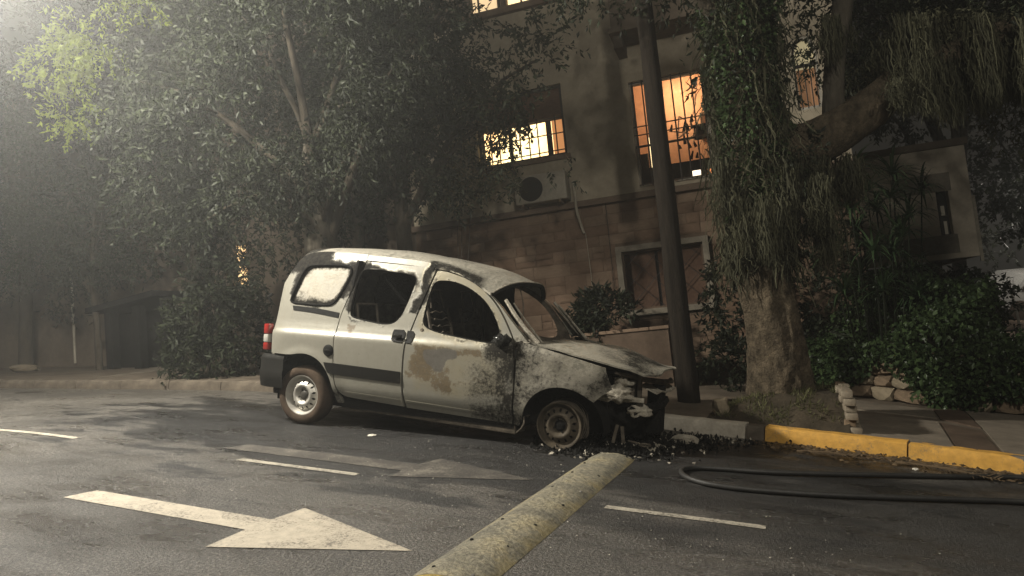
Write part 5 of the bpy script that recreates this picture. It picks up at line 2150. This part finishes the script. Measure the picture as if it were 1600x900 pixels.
def trunk_surface(pts, rad, n=28, amp=.10, freq=2.6, seed=0):
    P = smooth_path([Vector(p) for p in pts], 16)
    rr = np.interp(np.linspace(0, 1, len(P)), np.linspace(0, 1, len(rad)), rad)
    rows = []
    for i, p in enumerate(P):
        t = (P[min(i + 1, len(P) - 1)] - P[max(i - 1, 0)]).normalized()
        u = t.cross(Vector((0.2, 1, 0.1))).normalized()
        w_ = t.cross(u)
        row = []
        for k in range(n + 1):
            a = 2 * math.pi * (k % n) / n
            d = u * math.cos(a) + w_ * math.sin(a)
            q = Vector((d.x * freq, d.y * freq, (p.z + d.z) * freq * .55 + seed))
            rk = rr[i] * (1 + amp * noise.noise(q) + amp * .5 * noise.noise(q * 2.6) + amp * .45 * abs(noise.noise(q * 5.5)) + amp * .35 * noise.noise(q * 13))
            row.append(p + d * rk)
        rows.append(row)
    return rows, P, rr


b = Vector(bT)
tp = [bT + Vector((0, 0, -.1)), bT + Vector((0, 0, .25)), at(1214, 540, dT), at(1192, 430, dT), at(1183, 330, dT), at(1178, 230, dT), at(1165, 120, dT), at(1150, 0, dT), at(1135, -160, dT)]
rows, TP, TR = trunk_surface([Vector(p) - b for p in tp], [.42, .33, .28, .26, .26, .28, .27, .25, .22], 84, .15)
m = MB()
m.grid(rows)
m.build('trunk', M['bark'], mt_, 70)
lp = [at(1190, 250, dT), at(1270, 225, dT - .05), at(1345, 180, dT - .1), at(1410, 128, dT - .2), at(1500, 80, dT - .3), at(1640, 20, dT - .4)]
rows, LP_, LR_ = trunk_surface([Vector(p) - b for p in lp], [.25, .24, .21, .17, .13, .09], 24, .12, seed=5)
m = MB()
m.grid(rows)
m.build('limb', M['bark'], mt_, 70)
up = [at(1305, 205, dT - .05), at(1302, 150, dT - .05), at(1306, 80, dT), at(1318, 0, dT), at(1325, -120, dT), at(1345, -330, dT)]
rows, _, _ = trunk_surface([Vector(p) - b for p in up], [.12, .105, .10, .10, .08, .02], 18, .08, seed=9)
m = MB()
m.grid(rows)
m.build('limb', M['bark_pale'], mt_, 70)
lf = [at(1150, 60, dT), at(1110, 10, dT - .1), at(1040, -60, dT - .3)]
rows, _, _ = trunk_surface([Vector(p) - b for p in lf], [.16, .12, .08], 18, .08, seed=12)
m = MB()
m.grid(rows)
m.build('limb', M['bark_dark'], mt_, 70)


def strands(starts, lens, wid, r, segs=4, sway=.05):
    n = len(starts)
    ang = r.uniform(0, math.pi, n)
    sd_ = np.stack([np.cos(ang), np.sin(ang), np.zeros(n)], 1)
    drift = r.normal(size=(n, 3)) * sway
    drift[:, 2] = 0
    V = []
    for k in range(segs + 1):
        t = k / segs
        wob = r.normal(size=(n, 3)) * .016
        p = starts + drift * (t ** .7) + wob + np.array([0, 0, -1]) * (lens * t)[:, None]
        wk = wid[:, None] * (1 - .75 * t ** 2)
        V += [p - sd_ * wk * .5, p + sd_ * wk * .5]
    V = np.stack(V, 1)              # n, 2(segs+1), 3
    m_ = 2 * (segs + 1)
    i = np.arange(n)[:, None] * m_
    F = []
    for k in range(segs):
        F.append(i + np.array([2 * k, 2 * k + 1, 2 * k + 3, 2 * k + 2]))
    return V.reshape(-1, 3), np.concatenate(F, 0)


r = np.random.default_rng(44)
# moss round the trunk
St, Ln = [], []
zt = np.array([p.z for p in TP])
zlo, zhi = (at(1190, 400, dT) - b).z, (at(1150, -60, dT) - b).z
for _ in range(3000):
    z = zlo + (zhi - zlo) * r.uniform(0, 1) ** 1.7
    i = int(np.argmin(abs(zt - z)))
    a = r.uniform(0, 2 * math.pi)
    lobe = .5 + .5 * math.sin(a * 3 + z * 1.5)
    off = r.uniform(.0, .10) + lobe * r.uniform(0, .16) * min(1, (z - zlo) / .7)
    rad = TR[i] * 1.05 + off
    p = TP[i]
    St.append((p.x + rad * math.cos(a), p.y + rad * math.sin(a), z + r.uniform(-.05, .05)))
    Ln.append(r.uniform(.12, .42) * (0.6 + .7 * lobe))
V, F = strands(np.array(St), np.array(Ln), r.uniform(.006, .026, len(St)), r, 5, .10)
obj('trunk_moss', np_mesh('trunk_moss', V, F, M['moss']), mt_)


# small-leaved ivy clinging to the trunk
iv_p, iv_d = [], []
zi0 = (at(1185, 345, dT) - b).z
for _ in range(13000):
    z = r.uniform(zi0, zhi + .4)
    i = int(np.argmin(abs(zt - z)))
    a = r.uniform(0, 2 * math.pi)
    lump_ = max(0, noise.noise((math.cos(a) * 1.6, math.sin(a) * 1.6, z * 1.7)) + .25)
    rad = TR[i] * 1.04 + lump_ * r.uniform(.0, .32) ** 1.0
    p = TP[i]
    iv_p.append((p.x + rad * math.cos(a), p.y + rad * math.sin(a), z))
    iv_d.append((math.cos(a) * .6, math.sin(a) * .6, -.7))
V, F = leaves(np.array(iv_p), np.array(iv_d) + r.normal(size=(len(iv_p), 3)) * .5, r.uniform(.03, .085, len(iv_p)), r.uniform(.02, .055, len(iv_p)), .15, r)
obj('trunk_ivy', np_mesh('trunk_ivy', V, F, M['ivy']), mt_)


# hanging curtains: (pixel x range, top y, bottom y, depth offset, count)
def curtain(name, parts_, mat, seed):
    r = np.random.default_rng(seed)
    St, Ln = [], []
    for x0, x1, ytop, ybot, dd, n in parts_:
        # tufts
        nt_ = max(3, int((x1 - x0) / 14))
        for _ in range(nt_):
            tx_ = r.uniform(x0, x1)
            td = dT + dd + r.normal() * .18
            tl = r.uniform(.55, 1.05)
            for _ in range(int(n / nt_)):
                px = tx_ + r.normal() * 9
                yt = r.uniform(ytop, ytop + .55 * (ybot - ytop))
                p = at(px, yt, td + r.normal() * .06) - b
                St.append(tuple(p))
                yb = ytop + (ybot - ytop) * tl * r.uniform(.75, 1.05)
                Ln.append(max(.08, (yb - yt) * td / FPX))
    V, F = strands(np.array(St), np.array(Ln), r.uniform(.007, .015, len(St)), r, 5, .03)
    return obj(name, np_mesh(name, V, F, mat), mt_)


curtain('hanging_moss', [(1400, 1620, 20, 210, -.25, 5200), (1470, 1545, 80, 200, -.3, 1500), (1400, 1450, 120, 185, -.2, 600), (1350, 1420, 60, 150, -.15, 700), (1290, 1330, 20, 120, 0, 500)], M['moss'], 51)
curtain('hanging_moss', [(1230, 1300, 235, 330, -.15, 1100), (1245, 1285, 270, 440, -.2, 800), (1285, 1332, 240, 350, .0, 700), (1115, 1160, 250, 400, -.30, 550), (1150, 1225, 300, 420, -.38, 650), (1190, 1240, 240, 370, -.36, 400)], M['moss'], 53)
# its own leaves, dark, in the top of the picture
ellT = [(at(1130, 20, dT - .2) - b, (.3, .4, .5)), (at(1195, 60, dT) - b, (.28, .4, .6)), (at(1120, -90, dT) - b, (1.1, .8, .5)), (at(1190, 190, dT - .3) - b, (.38, .3, .4)), (at(1380, 20, dT + .6) - b, (1.3, .8, .7)),
        (at(1560, -40, dT) - b, (1.5, .9, .7)), (at(1240, 265, dT - .2) - b, (.35, .3, .25)), (at(1125, 130, dT - .1) - b, (.10, .2, .6)), (at(960, -50, dT + .3) - b, (.9, .5, .25)), (at(1340, -260, dT) - b, (1.6, 1.2, 1.0)), (at(1150, -260, dT) - b, (1.7, 1.2, 1.0))]
me, _ = foliage_mesh('crown', ellT, 2000, 13, .085, .035, M['leaf_dark'], .6, -.2, 61, .3)
obj('crown', me, mt_)
ellT2 = [(at(1440, 60, dT - .1) - b, (.7, .4, .4)), (at(1540, 60, dT - .1) - b, (.7, .4, .5)), (at(1590, 130, dT) - b, (.35, .3, .5))]
me, _ = foliage_mesh('limb_foliage', ellT2, 420, 12, .07, .02, M['moss'], .9, -.2, 63, .3)
obj('limb_foliage', me, mt_)

# ------------------------------------------------------------------ planter round the tree
pc = ground(1250, 660, .12)
PX0, PX1, PY0, PY1 = 3.95, 5.0, curb_y(4.5) + .17, 2.75
pl = empty('tree_planter', MS @ Matrix.Translation((4.5, 1.9, .12)))
tag(pl, 'crumbling brick planter of mossy earth round the big tree', 'planter')
rows = []
for j in range(18):
    row = []
    for i in range(22):
        u, v_ = i / 21, j / 17
        x_ = PX0 - .25 + (PX1 - PX0 + .25) * u
        y_ = curb_y(x_) + .165 + (PY1 - curb_y(x_) - .165) * v_
        edge = min(1, u / .35) * min(1, v_ / .36) * min(1, (1 - v_) / .1 + .4)
        h_ = .34 * max(0, edge) ** .8 * (.45 + .55 * u) + .035 * noise.noise((x_ * 4, y_ * 4, 2)) + .02 * noise.noise((x_ * 11, y_ * 11, 2))
        row.append((x_ - 4.5, y_ - 1.9, max(.008, h_)))
    rows.append(row)
m = MB()
m.grid(rows)
soil = m.build('soil', M['earth'], pl, 60)
bm_ = []
for k in range(4):
    m = MB()
    m.bevbox(-.1, .1, -.05, .05, -.03, .03, .008)
    bm_.append(m.mesh('brick', M['brick'] if k < 3 else M['rubble'], 40))
random.seed(5)
for c in range(6):
    z = .03 + c * .064
    y_ = curb_y(PX1) + .20 + .05 * (c % 2)
    while y_ < 2.6 - .05 * c:
        if not (c == 5 and random.random() < .25):
            o = obj('brick', random.choice(bm_), pl)
            o.matrix_local = Matrix.Translation((PX1 - 4.5 + .04 + random.uniform(-.02, .02) - .015 * c, y_ - 1.9 + .1, z)) @ Matrix.Rotation(math.pi / 2 + random.uniform(-.08, .08), 4, 'Z') @ Matrix.Rotation(random.uniform(-.05, .05), 4, 'X')
        y_ += .215
# grass and weeds on the earth
r = np.random.default_rng(70)
n = 2600
gx = r.uniform(-.75, .5, n)
gy = r.uniform(-.42, .55, n)
gz = []
from mathutils.bvhtree import BVHTree
bvh = BVHTree.FromPolygons([v.co for v in soil.data.vertices], [p.vertices for p in soil.data.polygons])
keep = []
for a_, b_ in zip(gx, gy):
    h = bvh.ray_cast(Vector((a_, b_, 2)), Vector((0, 0, -1)))
    if h[0] is not None and h[0].z > .015 and noise.noise((a_ * 5, b_ * 5, 0)) > -.1:
        keep.append((a_, b_, h[0].z - .005))
keep = np.array(keep)
dr = r.normal(size=(len(keep), 3)) * .6 + np.array([0, 0, .9])
V, F = leaves(keep, dr, r.uniform(.03, .10, len(keep)), r.uniform(.006, .014, len(keep)), .1, r)
o = obj('weeds', np_mesh('weeds', V, F, M['grass']), pl)
o['kind'] = 'stuff'


def rock(name, px, py, r_, mat, label, seed):
    x_, y_ = ground(px, py, .12)
    bm = bmesh.new()
    bmesh.ops.create_icosphere(bm, subdivisions=3, radius=1)
    for q in bm.verts:
        k = 1 + .35 * noise.noise(q.co * 1.3 + Vector((seed, 0, 0))) + .1 * noise.noise(q.co * 4)
        c = Vector((max(-.8, min(.8, q.co.x)), max(-.8, min(.8, q.co.y)), max(-.85, min(.85, q.co.z)))) * k
        q.co = Vector((c.x * r_[0], c.y * r_[1], c.z * r_[2] + r_[2] * .75))
    me = bpy.data.meshes.new(name)
    bm.to_mesh(me)
    bm.free()
    me.materials.append(mat)
    me.shade_smooth()
    me.set_sharp_from_angle(angle=R_(30))
    o = obj(name, me)
    o.matrix_world = MS @ Matrix.Translation((x_, y_, .115)) @ Matrix.Rotation(seed, 4, 'Z')
    tag(o, label, 'rock')


rock('rock', 1127, 652, (.095, .09, .13), M['rubble_b'], 'upright pale rock on the kerb left of the big tree', 2.0)
rock('rock', 1275, 588 + 22, (.06, .05, .04), M['rubble'], 'small stone on the planter edge right of the trunk', 3.3) if False else None
rock('kerb_rubble', 38, 603, (.20, .10, .06), M['earth'], 'dark rubble lump by the kerb at the far left', 4.0)

# ------------------------------------------------------------------ rubble garden wall with ivy on the right
path = [Vector((4.75, 5.3, 0)), Vector((5.25, 4.75, 0)), Vector((6.1, 4.05, 0)), Vector((6.9, 3.72, 0)), Vector((8.2, 3.35, 0)), Vector((10.5, 2.8, 0))]
pw = smooth_path(path, 12)
cum = [0]
for i in range(1, len(pw)):
    cum.append(cum[-1] + (pw[i] - pw[i - 1]).length)


def along(s_):
    x_ = float(np.interp(s_, cum, [p.x for p in pw]))
    y_ = float(np.interp(s_, cum, [p.y for p in pw]))
    x2 = float(np.interp(s_ + .02, cum, [p.x for p in pw]))
    y2 = float(np.interp(s_ + .02, cum, [p.y for p in pw]))
    t = Vector((x2 - x_, y2 - y_, 0))
    return Vector((x_, y_, .12)), math.atan2(t.y, t.x)


gw = empty('rubble_wall', MS @ Matrix.Translation((6.1, 4.05, .12)))
tag(gw, 'low rubble stone wall overgrown with ivy beside the right pavement', 'wall')
o6 = Vector((6.1, 4.05, .12))
m = MB()
core = []
for zz in (-.1, .62):
    core.append([(p.x - 6.1 + .10, p.y - 4.05 + .12, zz) for p in pw])
m.slab(core, (.08, .25, 0))
m.build('wall_core', M['mortar'], gw)
rm = []
for k in range(8):
    bm = bmesh.new()
    bmesh.ops.create_icosphere(bm, subdivisions=2, radius=1)
    for q in bm.verts:
        kk = 1 + .22 * noise.noise(q.co * 1.5 + Vector((k * 9, 0, 0)))
        q.co = Vector((max(-.72, min(.72, q.co.x)) / 1.44, max(-.72, min(.72, q.co.y)) / 1.44, max(-.72, min(.72, q.co.z)) / 1.44)) * kk
    me = bpy.data.meshes.new('stone')
    bm.to_mesh(me)
    bm.free()
    me.materials.append(M['rubble'] if k % 3 else M['rubble_b'])
    me.shade_smooth()
    me.set_sharp_from_angle(angle=R_(35))
    rm.append(me)
z = 0.0
for c, hgt in enumerate((.17, .15, .19, .14)):
    s_ = random.uniform(0, .1)
    while s_ < cum[-1] - .3:
        wd_ = random.uniform(.20, .46)
        p, a = along(s_ + wd_ / 2)
        o = obj('stone', random.choice(rm), gw)
        o.matrix_local = Matrix.Translation((p.x - 6.1, p.y - 4.05 + .06, z + hgt / 2)) @ Matrix.Rotation(a, 4, 'Z') @ Matrix.Rotation(random.uniform(-.12, .12), 4, 'Y') @ Matrix.Diagonal((wd_ * .98, .22 + random.uniform(-.03, .04), hgt * .99, 1))
        s_ += wd_
    z += hgt
# ivy: hanging over the wall in patches and heaped behind it
r = np.random.default_rng(80)
pos, dr = [], []
sA = 0
for _ in range(30000):
    s_ = r.uniform(0, cum[-1] - .1)
    p, a = along(s_)
    out = Vector((math.sin(a), -math.cos(a), 0))
    cover = noise.noise((s_ * 1.15 + 3.1, 0, 0)) * 1.3 + .12
    if r.uniform() < .42:
        hz = r.uniform(0, .75)
        if hz < .62 - (cover + .5) * .62 + r.normal() * .06:
            continue
        q = p + out * (.10 + abs(r.normal()) * .05) + Vector((0, 0, hz))
    else:
        back = r.uniform(0, 1.7)
        top = .62 + (.08 + .5 / (1 + math.exp((p.x - 6.25) * 12))) * min(1, back / .6) + (.35 if p.x < 6.3 else .1) * noise.noise((s_ * .9, back, 4)) + .25 * (back > .9 and p.x < 6.2)
        q = p - out * back + Vector((0, 0, top + r.normal() * .09))
    pos.append(tuple(q - o6))
    dr.append(tuple(out * .5 + Vector((0, 0, -.6))))
pos = np.array(pos)
V, F = leaves(pos, np.array(dr) + r.normal(size=(len(pos), 3)) * .55, r.uniform(.05, .10, len(pos)), r.uniform(.04, .075, len(pos)), .15, r)
iv = obj('ivy', np_mesh('ivy', V, F, M['ivy']))
iv.matrix_world = gw.matrix_world.copy()
iv['kind'] = 'stuff'
tag(iv, 'dense dark ivy spilling over the rubble wall', 'ivy')


# ------------------------------------------------------------------ strap-leaved plants behind the wall
def rosette(c, n, L, r, up=.55):
    V, F = [], []
    for k in range(n):
        a = r.uniform(0, 2 * math.pi)
        el = r.uniform(.1, 1.3)
        d0 = Vector((math.cos(a) * math.cos(el), math.sin(a) * math.cos(el), math.sin(el)))
        s_ = Vector((-math.sin(a), math.cos(a), 0))
        l = L * r.uniform(.7, 1.2)
        w_ = .035 * r.uniform(.7, 1.2)
        p = Vector(c)
        d = d0.copy()
        bidx = len(V)
        N_ = 6
        for i in range(N_ + 1):
            t = i / N_
            ww = w_ * (1 - t ** 2.2) * (.55 + .45 * min(1, t * 4))
            V.append(tuple(p - s_ * ww * .5))
            V.append(tuple(p + s_ * ww * .5))
            p = p + d * (l / N_)
            d = (d + Vector((0, 0, -.30))).normalized()
        for i in range(N_):
            q = bidx + 2 * i
            F.append((q, q + 1, q + 3, q + 2))
    return V, F


r = np.random.default_rng(90)
dP = 9.6
SPECS = [((1335, 265), 0), ((1395, 275), .2), ((1370, 330), -.2), ((1420, 340), .1), ((1340, 360), .1), ((1395, 400), -.3), ((1345, 430), 0), ((1425, 425), .2), ((1310, 300), .3), ((1300, 400), .4), ((1440, 300), .5), ((1355, 300), -.3), ((1410, 370), -.35), ((1365, 395), -.4), ((1320, 460), -.2), ((1380, 455), -.4), ((1435, 465), -.2), ((1330, 330), -.3), ((1390, 310), -.3)]
bpx, bpy_ = 1375, 560
bP = at(bpx, bpy_, dP)
sx_ = MSI @ bP
bP = S(sx_.x, sx_.y, .1)
sp = empty('strap_plant', bP)
tag(sp, 'tall clump of glossy strap-leaved dracaena behind the rubble wall', 'plant')
m = MB()
for (px, py), dd in SPECS:
    c = at(px, py, dP + dd) - bP
    V, F = rosette(c, 40, .55, r)
    np_ = np_mesh('leaf_rosette', V, F, M['strap'], True)
    obj('leaf_rosette', np_, sp)
    m.tube([Vector((c.x * .5, c.y * .5, -.05)), Vector((c.x * .8, c.y * .8, c.z * .5)), c], [.016, .012, .010], 5)
m.build('canes', M['leaf_dark'], sp, 50)

# dark hedge and trees closing the view on the right
bD = at(1500, 500, 19.0)
sx_ = MSI @ bD
bD = S(sx_.x, sx_.y, .1)
tree('corner_tree', bD, [bD, at(1500, 300, 19), at(1510, 100, 19)], [.2, .16, .08], [(at(1585, 250, 18.5), (1.5, 1.2, 2.1)), (at(1560, 60, 18.5), (2.4, 1.4, 1.8)), (at(1640, 290, 18.5), (1.2, 1.0, 1.4)), (at(1430, 120, 18.5), (2.2, 1.2, 1.7)), (at(1320, 40, 18.0), (2.0, 1.2, 2.2)), (at(1480, -40, 18.5), (2.6, 1.2, 1.4)), (at(1600, 385, 20.5), (1.6, .6, .55))],
     2600, 13, .17, .07, M['leaf_dark'], M['bark_dark'], 'dark tree filling the gap beyond the boxy house at the right', seed=95, gap=-.3)
bE = at(1540, 540, 12.0)
sx_ = MSI @ bE
bE = S(sx_.x, sx_.y, .1)
shrub('corner_shrub', bE, [(at(1500, 470, 12), (.7, .5, .5)), (at(1520, 520, 11.6), (.3, .4, .4)), (at(1470, 430, 12), (.5, .4, .4))],
      480, 13, .10, .045, M['leaf_dark'], 'dark rounded shrub between the dracaena and the lit street', 97)
bF = at(1260, 520, 11.0)
sx_ = MSI @ bF
bF = S(sx_.x, sx_.y, .1)
shrub('dark_hedge', bF, [(at(1290, 470, 10.6), (.6, .5, .9)), (at(1260, 350, 11), (.7, .5, .9)), (at(1140, 470, 10.2), (.35, .3, .8)), (at(1135, 560, 9.8), (.3, .3, .3)), (at(1290, 540, 10.2), (.5, .4, .4))],
      620, 13, .11, .05, M['leaf_dark'], 'dark hedge in the garden behind the big tree trunk', 99)

# ================================================================== street lamps
def street_lamp(name, sx, sy, arm, head_h, label, power, colr):
    """pole on the pavement, arm over the road, lantern with its own light"""
    root = empty(name, MS @ Matrix.Translation((sx, sy, 0.0 - crest(sx))))
    R3 = MSI.to_3x3()
    m = MB()
    m.tube([(0, 0, -.1), (0, 0, 2), (0, 0, head_h * .8), (arm[0] * .25, arm[1] * .25, head_h * .97), (arm[0] * .9, arm[1] * .9, head_h + .25)], [.09, .075, .06, .045, .035], 10)
    m.build('pole', M['concrete'], root, 50)
    m = MB()
    c = Vector((arm[0], arm[1], head_h + .24))
    m.bevbox(c.x - .32, c.x + .32, c.y - .14, c.y + .14, c.z - .03, c.z + .09, .03)
    hd_ = m.build('lantern', M['bumper_grey'], root, 40)
    m = MB()
    m.box(c.x - .2, c.x + .2, c.y - .09, c.y + .09, c.z - .045, c.z - .032)
    m.build('lens', emit('lantern_glass', colr, 30), hd_)
    ld = bpy.data.lights.new('lantern_light', 'POINT')
    ld.energy = power
    ld.color = colr
    ld.shadow_soft_size = .22
    lo = bpy.data.objects.new('lantern_light', ld)
    col.objects.link(lo)
    lo.parent = root
    lo.location = (arm[0], arm[1], head_h)
    tag(root, label, 'street lamp')
    return root


street_lamp('street_lamp', LAMP[0] - .6, -5.9, (.6, LAMP[1] + 5.9), LAMP[2], 'lit street lamp whose arm reaches over the road at upper left', LAMP_POWER, LAMP_COLOR)
street_lamp('street_lamp', LAMP2[0] + .4, -9.4, (-.4, LAMP2[1] + 9.4), LAMP2[2], 'lit street lamp further down the road, behind the viewpoint', LAMP2_POWER, LAMP_COLOR)
fl_ = MSI @ at(1640, 500, 20.5)
street_lamp('far_street_lamp', fl_.x + 1.2, fl_.y + .4, (-1.0, -.5), 4.6, 'lit street lamp of the side street beyond the hedge at right', FAR_LAMP_POWER, (1.0, .93, .82))

# ================================================================== smoke-laden night air
m = MB()
m.box(-43, 35, -17.5, 49, -9, 16)
hz = m.build('haze', None)
hm = bpy.data.materials.new('haze')
hm.use_nodes = True
hn = hm.node_tree
for n_ in list(hn.nodes):
    if n_.type != 'OUTPUT_MATERIAL':
        hn.nodes.remove(n_)
pv = hn.nodes.new('ShaderNodeVolumePrincipled')
pv.inputs['Color'].default_value = (.9, .92, .91, 1)
pv.inputs['Density'].default_value = HAZE_DENSITY
pv.inputs['Anisotropy'].default_value = 0.68
hn.links.new(pv.outputs[0], hn.nodes['Material Output'].inputs['Volume'])
hz.data.materials.append(hm)
hz['kind'] = 'stuff'
tag(hz, 'thin grey smoke haze hanging in the night air', 'haze')
